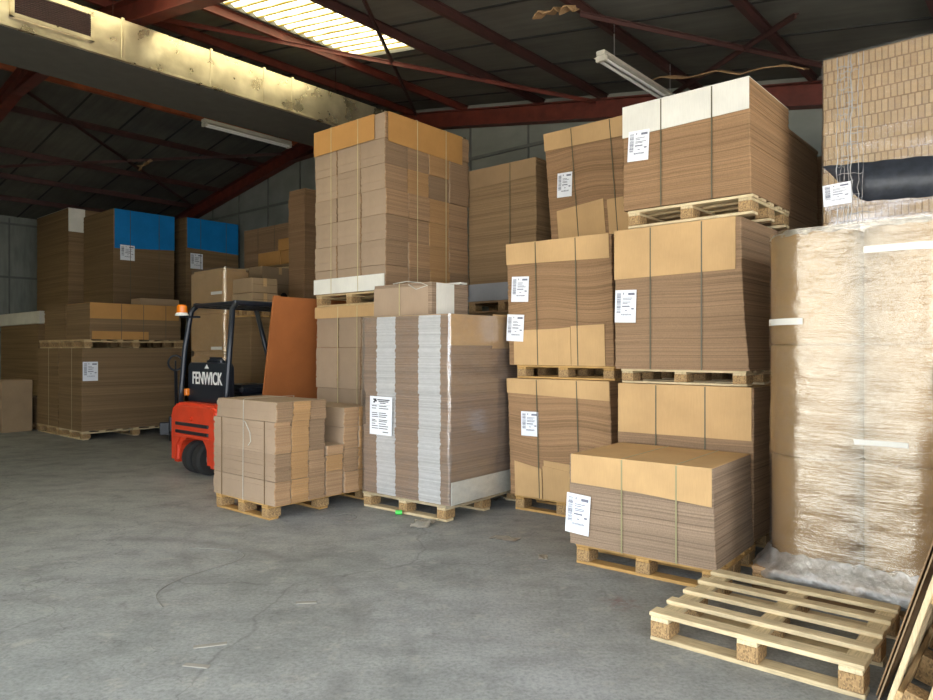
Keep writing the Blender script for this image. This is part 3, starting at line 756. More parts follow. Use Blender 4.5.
pile('lower pile of bundles under the tallest pile, beside the orange board', (-1.76, 8.19), YH, 1.18, 1.3, .144, 1.99, 3, 3, 4, 'piles of tied bundles', seed=5)
h1 = [o for o in C.objects if o.get('label', '').startswith('lower pile of bundles under')][0]
MB().box(-.59, .59, -.668, -.662, 1.72, 1.85).build('cover_sheet', 'kraft', h1)
for x in (-.17, .16): add_strap(h1, 1.18, 1.3, 1.85, 'x', x, 'strap_light', off=.021, topz=.002)
pallet('wooden pallet halfway up the tallest pile, above a white sheet edge', (-1.76, 8.19), YH, 1.18, 1.3, 1.998, .14, mat='pine')
H = pile('tallest pile of tied brown bundles with an orange-tan lid, left of centre', FH, YH, 1.2, 1.36, 2.142, 4.03, 3, 4, 7, 'piles of tied bundles', seed=9)
flap_sheet(1.2, 1.36, 1.89, 'front', 0, .87, 1.888, (.28, .27), False, off=.014).build('cover_sheet', 'kraft_orange', H)
flap_sheet(1.2, 1.36, 1.89, 'right', 0.02, .9, 1.888, (.31, .33), True, off=.012).build('cover_sheet', 'kraft_orange', H)
flap_sheet(1.2, 1.36, 1.89, 'front', 0, 1.0, 0, (.17, .17), False, off=.016, down=False).build('base_sheet', 'white_liner', H)['label'] = 'white base sheet'
for x in (-.28, .18): add_strap(H, 1.2, 1.36, 1.895, 'x', x, 'strap_light', off=.024)
for y in (-.22, .25): add_strap(H, 1.2, 1.36, 1.895, 'y', y, 'strap_light', off=.022)

# ------------------------------------------------------------------ G: low pile in front
YG = -40.0
pallet('wooden pallet on the floor under the low notched pile by the forklift', (-2.40, 6.70), YG, .86, 1.22, 0, mat='pine_warm')
FG = (-2.42, 6.69); gw, gd = 1.0, 1.14
G = thing('bundle_pile', 'low notched pile of grey-brown bundles tied with string, in front of the forklift', 'cardboard pile', (*centre(FG, YG, gw, gd), .144), YG, 'piles of tied bundles')
rg = random.Random(4)
def gbundle(y0, y1, z0, z1, mat, x0=0, x1=gw, fc=True):
    m = sheets_mb(x1-x0-.004, y1-y0-.004, z1-z0-.004, t=.022, jit=.006, seed=rg.randrange(999)).mesh('bundle', mat)
    m.materials.append(M['face'])
    if fc:
        for p in m.polygons:
            if abs(p.center.y) > (y1-y0-.004)/2-.012 and abs(p.center.x) < (x1-x0)/2-.02 or p.normal.z > .9: p.material_index = 1
    obj('bundle', m, G, ((x0+x1)/2-gw/2+rg.uniform(-.008, .012), (y0+y1)/2-gd/2, z0))
zs = [0, .21, .45, .73, .905]
for k in range(4):
    for q, (a, b_) in enumerate(((0, .17), (.17, .36), (.36, .55))):
        dx = -.04 if k == 0 else 0
        gbundle(a, b_, zs[k], zs[k+1], ('bundle', 'bundle_or', 'bundle')[q], x0=(0 if k < 3 else .055), x1=gw-(0 if k < 3 else -.02))
gbundle(.56, .76, 0, .23, 'bundle'); gbundle(.56, .76, .23, .38, 'bundle_or', fc=True); gbundle(.56, .76, .38, .47, 'bundle')
for q, (a, b_) in enumerate(((.77, .95), (.955, 1.14))):
    for k, (z0, z1) in enumerate(((0, .2), (.2, .42), (.42, .62), (.62, .81))): gbundle(a, b_, z0, z1, ('bundle', 'bundle_or')[(q) % 2])
o = MB().band([(.02, -gd/2-.012, 0), (.03, -gd/2-.012, .905), (.03, -gd/2+.01, .918), (.03, -.03, .918), (.03, -.03, .91), (.02, -gd/2, .0)], (1, 0, 0), .008, .002).build('string', 'string', G)
MB().tube([(.03, -gd/2-.016, .72), (.09, -gd/2-.03, .71), (.155, -gd/2-.025, .62), (.16, -gd/2-.02, .54), (.12, -gd/2-.02, .5)], .004, 6).build('loose_string', 'string', G)
for x in (-.34, .35): MB().box(x-.002, x+.002, -gd/2-.010, -gd/2-.004, .0, .73).build('crease', 'edge_dark', G)

# ------------------------------------------------------------------ J: orange board leaning against the lower pile
def lean_board():
    u0, u1 = 4.56, 6.1; L = u1-u0; ht = 2.13
    vb, vt = 7.24, 6.84
    a = math.atan2(vb-vt, ht)
    r = thing('orange_board', 'tall orange-brown board leaning against the lower pile behind the low notched pile', 'board', (*W((u0+u1)/2, vb), 0.0), YAW)
    t = math.hypot(ht, vb-vt)
    m = Matrix.Rotation(a, 4, 'Y')
    MB().box(-.012, .0, -L/2, L/2, 0.0, t-.02, m).build('panel', 'panel_orange', r)
    MB().box(.0005, .010, -L/2, -L/2+.09, .0, t-.012, m).build('folded_edge', 'panel_orange', r)
lean_board()

# ------------------------------------------------------------------ forklift
def forklift():
    P = Vector((-2.76, 8.07)); c = P-d_front(YAW)*.56
    r = thing('forklift', 'red and black forklift with an overhead guard and amber beacon, behind the low pile', 'forklift', (c.x, c.y, 0), YAW)
    # counterweight with its wheel arch
    cw = MB().prism([(-.55, .12), (-.55, .70), (-.51, .81), (-.43, .86), (.43, .86), (.51, .81), (.55, .70), (.55, .12), (.31, .12), (.30, .32), (.22, .43), (-.26, .43), (-.36, .32), (-.38, .12)], .73, 'y', -.13)
    o = cw.build('counterweight', 'fork_red', r, bevel=.04, seg=3)
    for z in (.585, .49):
        MB().box(-.40, .38, -.142, -.09, z, z+.04).build('slot', 'fork_black', o, bevel=.006)
    MB().box(-.44, .42, -.152, -.1, .45, .475).build('ledge', 'fork_red', o, bevel=.008)
    MB().tube([(-.02, -.16, .68), (-.02, -.1, .68)], .03, 12).build('tow_pin', 'fork_red', o)
    MB().box(-.32, .32, .45, .6, .14, .45).build('arch_back', 'fork_black', r)
    for x in (-.14, .10):
        wh = MB().tube([(x-.07, .04, .2), (x-.055, .04, .2), (x+.055, .04, .2), (x+.07, .04, .2)], [.165, .2, .2, .165], 24).build('rear_wheel', 'rubber', r, smooth=False)
        MB().tube([(x-.075, .04, .2), (x+.075, .04, .2)], .085, 18).build('hub', 'hub', wh)
    MB().box(-.50, .50, .62, 1.75, .16, .62).build('chassis', 'fork_red', r, bevel=.03)
    MB().box(-.46, .46, .55, 1.15, .62, .95).build('battery_cover', 'fork_black', r, bevel=.03)
    pn = MB().prism([(-.47, .86), (-.47, 1.30), (-.43, 1.345), (.43, 1.345), (.47, 1.30), (.47, .86)], .09, 'y', .06).build('rear_panel', 'fork_black', r, bevel=.012)
    cu = bpy.data.curves.new('lettering', 'FONT'); cu.body = 'FENWICK'; cu.size = .21; cu.align_x = 'CENTER'; cu.extrude = .002; cu.offset = .004
    to = bpy.data.objects.new('lettering', cu); C.objects.link(to)
    bpy.context.view_layer.update()
    me = bpy.data.meshes.new_from_object(to.evaluated_get(bpy.context.evaluated_depsgraph_get()))
    bpy.data.objects.remove(to); me.materials.clear(); me.materials.append(M['white_paint'])
    L = max(v.co.x for v in me.vertices)-min(v.co.x for v in me.vertices)
    lo = obj('lettering', me, pn, (.0, .056, 1.085), (PI/2, 0, 0)); lo.scale = (.70/L, 1.0, 1)
    MB().prism([(-.05, 1.275), (.05, 1.275), (0, 1.325)], -.004, 'y', .058).build('emblem', 'white_paint', pn)
    tl = MB().box(-.50, -.43, .02, .07, .93, 1.02).build('tail_light', 'amber', r, bevel=.01)
    # overhead guard
    for s in (-1, 1):
        MB().tube([(s*.53, .0, .82), (s*.535, .01, 1.0), (s*.53, .05, 1.5), (s*.49, .11, 1.98), (s*.46, .18, 2.06)], .034, 10).build('guard_post', 'fork_black', r, smooth=True)
        MB().tube([(s*.45, 1.02, 2.05), (s*.46, 1.2, 1.45), (s*.47, 1.34, .72)], .032, 10).build('guard_post', 'fork_black', r, smooth=True)
        MB().box(s*.46-.035, s*.46+.035, .14, 1.35, 2.03, 2.09).build('guard_rail', 'fork_black', r, bevel=.01)
    for y in (.16, .33, .5, .67, .84, 1.01, 1.18, 1.32): MB().box(-.46, .46, y-.02, y+.02, 2.04, 2.08).build('guard_bar', 'fork_black', r, bevel=.006)
    bc = MB().tube([(-.54, .02, 1.93), (-.54, .02, 1.95), (-.54, .02, 1.97)], [.085, .08, .06], 16).build('beacon', 'white_paint', r)
    MB().tube([(-.54, .02, 1.97), (-.54, .02, 2.05), (-.54, .02, 2.07)], [.065, .062, .045], 16).build('beacon_lens', 'amber', bc)
    MB().box(-.57, -.42, .0, .2, 1.905, 1.93).build('bracket', 'fork_black', bc)
    # cab
    st = MB().box(-.26, .26, .36, .86, .95, 1.07).build('seat', 'fork_black', r, bevel=.04, seg=3)
    MB().box(-.34, .02, .22, .32, 1.05, 1.41).build('backrest', 'fork_black', st, bevel=.04, seg=3)
    ring = [(.02+.19*math.cos(2*PI*k/24), 1.17+.09*math.sin(2*PI*k/24)*.7, 1.29+.17*math.sin(2*PI*k/24)) for k in range(24)]
    sw = MB().tube(ring, .016, 8, closed=True).build('steering_wheel', 'fork_black', r, smooth=True)
    MB().tube([(.02, 1.17, 1.29), (.02, 1.38, 1.0), (.02, 1.45, .8)], .03, 8).build('column', 'fork_black', sw)
    MB().box(-.47, .47, 1.34, 1.48, .6, 1.02).build('dashboard', 'fork_black', r, bevel=.03)
    MB().box(.36, .48, 1.22, 1.5, 1.30, 1.37).build('mirror_bracket', 'fork_black', r, bevel=.02)
    for s in (-1, 1):
        wh = MB().tube([(s*.42, 1.5, .24), (s*.44, 1.5, .24), (s*.54, 1.5, .24), (s*.56, 1.5, .24)], [.2, .24, .24, .2], 24).build('front_wheel', 'rubber', r)
        MB().tube([(s*.41, 1.5, .24), (s*.57, 1.5, .24)], .11, 16).build('hub', 'hub', wh)
        MB().box(s*.3-.04, s*.3+.04, 1.76, 1.88, .1, 1.95).build('mast_upright', 'fork_black', r, bevel=.006)
        fk = MB().prism([(1.93, .62), (1.97, .62), (1.97, .09), (2.95, .065), (2.95, .05), (1.93, .05)], .1, 'x', s*.3-.05).build('fork', 'steel', r)
    for z in (.3, 1.85): MB().box(-.34, .34, 1.78, 1.86, z, z+.08).build('mast_crossbar', 'fork_black', r)
    MB().box(-.42, .42, 1.885, 1.93, .2, .62).build('fork_carriage', 'fork_black', r, bevel=.006)
forklift()

# ------------------------------------------------------------------ hand pallet truck
def truck():
    r = thing('pallet_truck', 'black hand pallet truck with a loop handle, standing left of the forklift', 'pallet truck', (-4.80, 11.6, 0), 18)
    MB().tube([(0, 0, .3), (0, -.12, .7), (0, -.22, 1.17)], .026, 10).build('shaft', 'fork_black', r)
    lp = [(.11*math.sin(2*PI*k/20), -.24-.01*math.cos(2*PI*k/20), 1.29+.12*math.cos(2*PI*k/20)) for k in range(20)]
    hd = MB().tube(lp, .017, 8, closed=True).build('handle', 'fork_black', r, smooth=True)
    MB().tube([(0, -.235, 1.16), (0, -.25, 1.33)], .013, 8).build('lever', 'fork_black', hd)
    MB().box(-.12, .12, -.08, .12, .12, .42).build('pump', 'fork_black', r, bevel=.02)
    for s in (-1, 1):
        MB().tube([(s*.05, -.04, .09), (s*.11, -.04, .09)], .09, 18).build('steer_wheel', 'rubber', r)
        MB().box(s*.19-.08, s*.19+.08, .08, 1.0, .09, .14).build('fork', 'fork_black', r, bevel=.01)
        MB().tube([(s*.19-.04, .9, .04), (s*.19+.04, .9, .04)], .04, 12).build('roller', 'rubber', r)
    MB().box(-.27, .27, .05, .14, .09, .3).build('frame', 'fork_black', r, bevel=.01)
truck()

# ------------------------------------------------------------------ wrapped rolls
def wrapped_rolls(label, G0, yaw, r_, nrow, hroll, z0, film, group, tape=(), labels=(), seed=2, crumple=True):
    """G0: ground point midway along the front, between the two front columns"""
    c = Vector(G0)+d_depth(yaw)*2*r_
    root = thing('wrapped_rolls', label, 'wrapped rolls', (c.x, c.y, z0), yaw, group)
    rd = random.Random(seed)
    me = MB().tube([(0, 0, 0), (0, 0, .012), (0, 0, hroll-.012), (0, 0, hroll-.002)], [r_-.012, r_-.002, r_-.002, r_-.012], 48).mesh('roll', 'kraft_roll', smooth=False)
    for p in me.polygons: p.use_smooth = abs(p.normal.z) < .5
    for k in range(nrow):
        for i in (-1, 1):
            for j in (-1, 1):
                obj('roll', me, root, (i*r_+rd.uniform(-.004, .004), j*r_+rd.uniform(-.004, .004), hroll*k), (0, 0, rd.uniform(0, 6)))
    w = 4*r_; h = hroll*nrow
    film_shell(w, w, h+.015, .006, r_, .0022, seed+5, int(h/.02), -.01, 16, 30).build('stretch_film', film, root, smooth=True)
    if crumple:
        rr = []
        for i, (off, z) in enumerate(((.01, .10), (.025, .06), (.05, .03), (.075, .0), (.09, -.035), (.085, -.07))):
            ring = []
            for k in range(120):
                a = 2*PI*k/120; n = rd.uniform(-.012, .012)
                ca, sa = math.cos(a), math.sin(a); p = 5
                q = (abs(ca)**p+abs(sa)**p)**(-1/p)
                rad = w/2+off+n
                q = min(q, 1.22)
                ring.append((rad*q*ca, rad*q*sa, z+rd.uniform(-.012, .012)))
            rr.append(ring)
        MB().rings(rr, cap=False).build('crumpled_film', 'film_crumple', root, smooth=True)
        rr = []
        for i, (off, z) in enumerate(((.004, h-.02), (.0, h+.005), (-.05, h+.018), (-.14, h+.02))):
            ring = []
            for k in range(96):
                a = 2*PI*k/96; ca, sa = math.cos(a), math.sin(a); q = min((abs(ca)**6+abs(sa)**6)**(-1/6), 1.18)
                rad = w/2+off+rd.uniform(-.004, .004); ring.append((rad*q*ca, rad*q*sa, z+rd.uniform(-.01, .012)))
            rr.append(ring)
        MB().rings(rr, cap=False).build('film_top', 'film_crumple', root, smooth=True)
    return root
AR = .268
A = wrapped_rolls('tall film-wrapped load of kraft paper rolls, three high, at the right edge', (2.25, 4.06), YAW, AR, 3, .69, .155, 'film', 'film-wrapped loads')
# tapes on the wrap
def tape(root, pts, z0, z1, name='tape'):
    mb = MB(); b = len(mb.v)
    for (x, y) in pts: mb.v += [Vector((x, y, z0)), Vector((x, y, z1))]
    for i in range(len(pts)-1): mb.f.append((2*i, 2*i+2, 2*i+3, 2*i+1))
    o = mb.build(name, 'white_liner', root)
    sm = o.modifiers.new('thick', 'SOLIDIFY'); sm.thickness = .001
    return o
def arc(cx, cy, r, a0, a1, n=8): return [(cx+r*math.cos(a0+(a1-a0)*k/n), cy+r*math.sin(a0+(a1-a0)*k/n)) for k in range(n+1)]
tape(A, arc(-AR, -AR, AR+.012, math.radians(-160), math.radians(-92)), 1.5, 1.54)
tape(A, [(.05, -2*AR-.016), (.2, -2*AR-.016), (.27, -2*AR-.016)]+arc(AR, -AR, AR+.014, math.radians(-88), math.radians(-60), 4), 1.90, 1.94)
tape(A, [(.0, -2*AR-.016), (.12, -2*AR-.016), (.27, -2*AR-.016)], .80, .83)
lb = MB().box(-.06, .06, -.002, 0, -.09, .09).build('paper_label', 'paper', A); a = math.radians(-54); lb.location = (AR+(AR+.016)*math.cos(a), -AR+(AR+.016)*math.sin(a), 1.16); lb.rotation_euler = (0, 0, a+PI/2)
add_print(lb, .12, .18, 3)
pallet('grey pallet under the film-wrapped rolls, behind the empty pallet', Vector((2.23, 4.06))-d_front(YAW)*.56-d_depth(YAW)*.02, YAW, 1.12, 1.12, 0, mat='brown_hardboard')

# --- B: tall wrapped carton pile at the back right
FB = Vector((2.70, 5.30))
B = stack('tall film-wrapped pile of small carton edges with a dark band, above the wrapped rolls', FB, YAW, 1.2, 1.0, .0, 3.69, 'brick', t=.0945, jit=.004, group='film-wrapped loads', name='wrapped_stack',
      labels=[('front', .085, 2.66, .19, .16, -.05, .028)])
fs = film_shell(1.2, 1.0, 3.70, .012, .03, .002, 8, 60, 1.6); fs.build('stretch_film', 'film_soft', B, smooth=True)
db = MB()
n = 24; yf = -.5-.020
for i in range(n+1):
    x = -.60+1.215*i/n; s = min(1, i/5)
    zt = 2.82+.05*(i/n)-.0*(1-s); zb = 2.82-(.10*s+.20*min(1, i/7))*1.0-.0
    k_ = (x+.6); zt = 2.885-.06*k_; zb = 2.885-(k_/.13*.155 if k_ < .13 else .155+(k_-.13)/.14*.145 if k_ < .27 else .30+.06*(k_-.27))+.004*math.sin(i*1.9)
    zb = min(zb, zt-.004)
    db.v += [Vector((x, yf-.002*math.sin(i*2.1), zb)), Vector((x, yf-.002*math.sin(i*1.3), zt+.004*math.sin(i*1.7)))]
    if i: k = 2*i; db.f.append((k-2, k, k+1, k-1))
o = db.build('film_band', 'film_black', B, smooth=True); sm = o.modifiers.new('thick', 'SOLIDIFY'); sm.thickness = .002
rp = MB(); rs = random.Random(6)
for (x0, ww) in ((-.50, .008), (-.425, .009), (-.405, .012), (-.36, .006), (-.455, .005), (-.475, .004), (-.33, .005)):     # ropes of gathered film running down the front
    rp.tube([(x0+rs.uniform(-.007, .007), -.5-.020, 1.6+2.08*k/40) for k in range(41)], [ww*rs.uniform(.25, .55) for k in range(41)], 6)
for k in range(26):
    z = 2.35+1.3*k/26+rs.uniform(-.02, .02); xa = -.52+rs.uniform(0, .08); L_ = rs.uniform(.06, .2)
    rp.tube([(xa+L_*q/5, -.5-.019, z+rs.uniform(-.012, .012)) for q in range(6)], [.001, .003, .004, .003, .003, .001], 5)
rp.build('gathered_film', 'film_crumple', B, smooth=True)

# ------------------------------------------------------------------ empty pallet in front
FP = (.945, 3.62)
pallet('empty pale wooden pallet lying on the floor at the lower right', FP, -40.0, .985, .93, 0, .15, mat='pine_pale', bmat='pine_pale', nb=5, bw=.074)
# ------------------------------------------------------------------ leaning boards and pallets at the right edge
def leaning(name, label, u0, u1, vb, vt, ht, thick, cat, fn, group=None):
    a = math.atan2(vb-vt, ht); t = math.hypot(ht, vb-vt)
    r = thing(name, label, cat, (*W((u0+u1)/2, vb), 0), YAW, group)
    fn(r, u1-u0, t, Matrix.Rotation(a, 4, 'Y'), thick); return r
def board_fn(mat):
    def f(r, L, t, m, th): MB().box(0, th, -L/2, L/2, th*.35, t, m).build('sheet', mat, r)
    return f
leaning('hardboard_sheet', 'brown hardboard sheet leaning, nearest the empty pallet at the right edge', 3.46, 4.36, .648, .31, 1.15, .006, 'board', board_fn('brown_hardboard'), 'sheets leaning at the right edge')
leaning('hardboard_sheet', 'second brown sheet leaning, between the outer sheet and the leaning pallet', 3.36, 4.3, .63, .296, 1.12, .006, 'board', board_fn('kraft_dull'), 'sheets leaning at the right edge')
def pallet_fn(r, L, t, m, th):
    zc = t
    nb = 5
    for k, y in enumerate((-L/2+.04, 0, L/2-.04)):
        MB().box(.0, .022, y-.04, y+.04, .02, t, m).build('deck_board', 'pine_up', r, bevel=.003)
    for z in (.09, t/2, t-.09):
        MB().box(.022, .044, -L/2, L/2, z-.045, z+.045, m).build('bearer_board', 'pine_deep', r, bevel=.003)
        for y in (-L/2+.05, 0, L/2-.05): MB().box(.044, .122, y-.05, y+.05, z-.06, z+.06, m).build('block', 'chip', r, bevel=.003)
    for y in (-L/2+.04, 0, L/2-.04): MB().box(.122, .144, y-.045, y+.045, .03, t, m).build('bottom_board', 'pine_up', r, bevel=.003)
leaning('wooden_pallet', 'pale pallet standing on edge behind the leaning brown sheets, at the right edge', 3.28, 4.25, .595, .275, 1.1, .14, 'pallet', pallet_fn, GP)
leaning('wooden_pallet', 'outer pallet standing on edge at the lower right corner of the photo', 3.02, 4.1, .41, .09, 1.1, .14, 'pallet', pallet_fn, GP)
FS = W(3.1, -.14)
stack('low cardboard stack outside the right edge that the leaning pallets rest on', FS, YAW, .8, 1.1, 0, 1.15, 'edge', t=.04)

# ================================================================== FAR LEFT
GL = 'stacks at the far left'
def FLc(RF, w): p = Vector(RF)-d_front(YAW)*w; return (p.x, p.y)
R1 = Vector((-6.37, 11.6)); bl = -d_front(YAW)
for k, (lab) in enumerate(('near', 'rear')):
    rf_ = R1+bl*1.07*k; w = 1.02; d = 1.78
    pallet('pale floor pallet of the %s low stack at the far left' % lab, FLc(rf_, w), YAW, w, d, 0, nb=7, mat='pine_pale' if k == 0 else 'pine')
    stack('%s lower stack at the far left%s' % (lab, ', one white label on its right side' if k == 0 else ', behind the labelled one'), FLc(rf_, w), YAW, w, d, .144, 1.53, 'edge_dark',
          labels=[('right', .07, 1.0, .24, .32, 0)] if k == 0 else [], t=.03, jit=.006, steps=12, group=GL, strap_mat='strap_light', straps=[('x', .1)],
          cover=None)
    pallet('upper pallet of the %s stack at the far left' % lab, FLc(rf_+d_depth(YAW)*.03, w), YAW, w, d-.06, 1.532, .145, nb=7)
    stack('%s upper stack at the far left%s' % (lab, ' with a tan cover flap on its right side' if k == 0 else ', behind the tan-flapped one'), FLc(rf_+d_depth(YAW)*.12, w), YAW, w, d-.2, 1.68, 2.30, 'edge_dark', t=.03, jit=.006, group=GL,
          cover=[dict(face='right', drop=(.26, .26), a0=.0, a1=.97, mat='kraft_orange')] if k == 0 else None, base=[dict(face='right', drop=(.14, .14), a0=.02, a1=.62, mat='kraft_orange')] if k == 0 else None, straps=(('y', -.28), ('y', .1), ('y', .5)) if k == 0 else ())
low = MB().box(-.36, .36, -.2, .2, 0, .13).build('flat_carton', 'kraft_dull', bevel=.006); low.location = (*W(6.05, 12.9), 2.31); low.rotation_euler = (0, 0, math.radians(YAW+90)); tag(low, 'flat brown carton lying on the upper stack below the left blue cover', 'carton')
# tall stacks with blue covers
def tall(label, RF, w, d, z1, cover, labels=(), straps=()):
    F_ = FLc(RF, w)
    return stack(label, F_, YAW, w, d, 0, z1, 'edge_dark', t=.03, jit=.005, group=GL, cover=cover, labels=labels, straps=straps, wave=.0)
tall('tall brown stack with the wider blue cover, left of the other blue-topped one', (-7.17, 14.2), 1.5, 1.28, 4.38, [dict(face='right', drop=(.80, .72), a0=.02, a1=1, mat='blue_liner', label='blue cover flap')], [('right', .22, 3.5, .29, .31, 0)], [('y', -.3), ('y', .3)])
tall('tall brown stack with the narrower blue cover, right of the other blue-topped one', (-6.158, 15.36), 1.3, 1.28, 4.42, [dict(face='right', drop=(.66, .70), a0=.02, a1=.99, mat='blue_liner', label='blue cover flap')], [('right', .19, 3.47, .29, .34, 0)], [('y', -.3), ('y', .32)])
tall('tall brown stack with a small white sheet, leftmost of the far tall stacks', (-8.55, 15.03), 1.9, .95, 4.56, [dict(face='right', drop=(.5, .5), a0=0, a1=.35, mat='white_liner')])
# left edge: dark stack with a white slab, small pile, carton
RM = Vector((-9.16, 14.97))
pallet('floor pallet of the dark stack at the left edge', FLc(RM, 2.5), YAW, 2.5, .4, 0)
stack('dark brown stack under the white slab at the left edge', FLc(RM, 2.5), YAW, 2.5, .4, .144, 2.06, 'edge_dark', t=.04, group=GL)
ws = MB().box(-1.43, 1.43, -.2, .2, 0, .27).build('white_slab', 'white_liner', bevel=.01)
ws.location = (*(centre(FLc(RM+d_front(YAW)*.12-d_depth(YAW)*.02, 2.86), YAW, 2.86, .4)), 2.065); ws.rotation_euler = (0, 0, math.radians(YAW)); tag(ws, 'thick white slab lying on the dark stack at the left edge', 'slab')
RS = Vector((-8.02, 13.1))
pallet('dark low pallet of the small pile at the left edge', FLc(RS, .8), YAW, .8, .5, 0, .12, mat='brown_hardboard')
stack('small dark pile of sheets at the left edge in front of the dark stack', FLc(RS, .78), YAW, .78, .48, .122, .62, 'edge_dark', t=.03, jit=.01, group=GL, cover=dict(drop=(.02, .02), mat='kraft_dull'))
cb = MB().box(-.35, .35, -.25, .25, 0, .95).build('carton', 'kraft_dull', bevel=.01); cb.location = (*W(4.3, 14.95), .0); cb.rotation_euler = (0, 0, math.radians(YAW)); tag(cb, 'upright brown carton cut off by the left edge of the photo', 'carton')

# ------------------------------------------------------------------ behind the forklift
NR = Vector((-3.64, 10.5)); 
pallet('floor pallet of the wrapped kraft load behind the forklift', FLc(NR, 1.02), YAW, 1.02, .48, 0)
nb_ = thing('wrapped_stack', 'tall film-wrapped kraft load with a shiny corner, behind the forklift', 'wrapped load', (*centre(FLc(NR, 1.02), YAW, 1.02, .44), .145), YAW, 'film-wrapped loads')
for k in range(4): MB().box(-.51, .51, -.22, .22, .65*k, .65*k+.646).build('wrapped_block', 'kraft', nb_, bevel=.045, seg=3)
film_shell(1.02, .44, 2.61, .006, .06, .002, 77, 60, -.01, 8).build('stretch_film', 'film', nb_, smooth=True)
for z in (1.36, 2.2): MB().box(.15, .47, -.2285, -.2265, z, z+.045).build('tape', 'white_liner', nb_)
RQ = Vector((-3.47, 11.82))
stack('brown stack seen through the forklift guard, below a pallet of cartons', FLc(RQ, 1.2), YAW, 1.2, .7, 0, 2.11, 'edge_dark', t=.05, group='stacks behind the forklift', mat2=None) if False else stack('brown stack seen through the forklift guard, below a pallet of cartons', FLc(RQ, 1.2), YAW, 1.2, .7, 0, 2.11, 'edge_dark', t=.05, group='stacks behind the forklift')
pallet('orange-brown pallet under the cartons behind the forklift', FLc(RQ, 1.2), YAW, 1.2, .7, 2.115, .14, mat='pine_warm')
def carton(label, RF, w, d, z0, z1, mat='kraft_dull', group='cartons behind the forklift', hole=False):
    r = thing('carton', label, 'carton', (*centre(FLc(RF, w), YAW, w, d), z0), YAW, group); h = z1-z0
    MB().box(-w/2, w/2, -d/2, d/2, 0, h).build('carton_body', mat, r, bevel=.008)
    t = MB().box(-w/2-.001, w/2+.001, -.03, .03, h, h+.002); t.box(w/2, w/2+.002, -.03, .03, h-.12, h+.002); t.build('tape', 'kraft', r)
    sm_ = MB(); sm_.box(-w/2-.002, -w/2, -d/2, d/2, h*.5, h*.5+.004); sm_.box(w/2, w/2+.002, -d/2+.01, d/2-.01, h*.55, h*.55+.006); sm_.build('seam', 'edge_dark', r)
    if hole: MB().tube([(w/2-.002, d*.1, h*.25), (w/2+.004, d*.1, h*.25)], .07, 16).build('hand_hole', 'rubber', r)
    return r
e1, e2 = d_front(YAW), d_depth(YAW)
RWs = Vector(W(5.62, 9.0))
stack('narrow brown stack beside the shiny wrapped load, under two small cartons', FLc(RWs, .56), YAW, .56, .5, 0, 1.985, 'edge_dark', t=.05, group='stacks behind the forklift')
pallet('small orange-brown pallet under the two small cartons behind the forklift', FLc(RWs, .56), YAW, .56, .5, 1.99, .125, mat='pine_warm', nb=4)
carton('lower of two small brown cartons beside the shiny wrapped load', RWs+e2*.02, .54, .44, 2.118, 2.335)
carton('upper of two small brown cartons beside the shiny wrapped load', RWs+e2*.02, .53, .43, 2.34, 2.555)
carton('large brown carton with a round hand hole, left of the tallest pile', RQ+e1*.03, .40, .72, 2.257, 2.92, hole=True)
RT = Vector((-3.0, 12.48))
stack('brown stack under the stepped cartons, left of the tallest pile', FLc(RT, 1.31), YAW, 1.31, .48, 0, 3.07, 'edge_dark', t=.05, group='stacks behind the forklift')
carton('left of the two low cartons on the stepped heap', RT-e1*.56, .72, .42, 3.075, 3.33, 'kraft_orange', 'stepped cartons')
carton('right of the two low cartons on the stepped heap', RT-e1*.02, .52, .42, 3.075, 3.31, 'kraft_orange', 'stepped cartons')
carton('top carton of the stepped heap, beside the narrow orange-brown stack', RT-e1*.0, .62, .42, 3.315, 3.54, 'kraft_orange', 'stepped cartons')
pl = MB().box(-.55, .55, -.05, .05, 0, .03).build('plank', 'pine', bevel=.003); pl.location = (*(Vector((-3.67, 12.35))), 2.955); pl.rotation_euler = (0, 0, math.radians(-18))
pl.location.z = 2.925; pl.location.x, pl.location.y = (RQ-e1*.45+e2*.4); tag(pl, 'thin light plank lying on the cartons behind the forklift', 'plank')
RR = Vector((-2.64, 11.4))
stack('narrow tall orange-brown stack just left of the tallest pile', FLc(RR, .44), YAW, .44, .8, 0, 4.14, 'edge_warm', t=.14, jit=.008, group='stacks behind the forklift')
SV = W(8.02, 13.1)
stack('wide brown stack against the gable wall, right of the blue-topped stacks', SV, YAW, 1.64, .85, 0, 3.98, 'edge', t=.06, jit=.004, group='stacks behind the forklift', straps=(('x', -.28), ('x', .3)), strap_mat='strap_dark')

# ------------------------------------------------------------------ litter on the floor
def scrap(label, x, y, s, mat, seed, name='film_scrap', hgt=.05):
    r = random.Random(seed); mb = MB(); n = 7; 
    for i in range(n):
        for j in range(n):
            a = (i/(n-1)-.5)*s; b_ = (j/(n-1)-.5)*s*.55
            mb.v.append(Vector((a+r.uniform(-.1, .1)*s*.3, b_+r.uniform(-.1, .1)*s*.4, .004+r.random()*hgt*(1-abs(i/(n-1)-.5)*1.6))))
    for i in range(n-1):
        for j in range(n-1): k = i*n+j; mb.f.append((k, k+1, k+n+1, k+n))
    o = mb.build(name, mat, smooth=True); o.location = (x, y, 0); o.rotation_euler = (0, 0, r.uniform(0, 3)); 
    sm = o.modifiers.new('thick', 'SOLIDIFY'); sm.thickness = .002
    return tag(o, label, 'scrap')
scrap('crumpled clear film scrap on the floor right of the film-wrapped stack', .28, 6.95, .22, 'film_crumple', 1, hgt=.12)
scrap('crumpled clear film scrap trailing from the pallet of the film-wrapped stack', -.36, 6.03, .30, 'film_crumple', 2)
scrap('flat film scrap on the bare floor before the left tan column', .30, 5.55, .22, 'film_crumple', 4, hgt=.02)
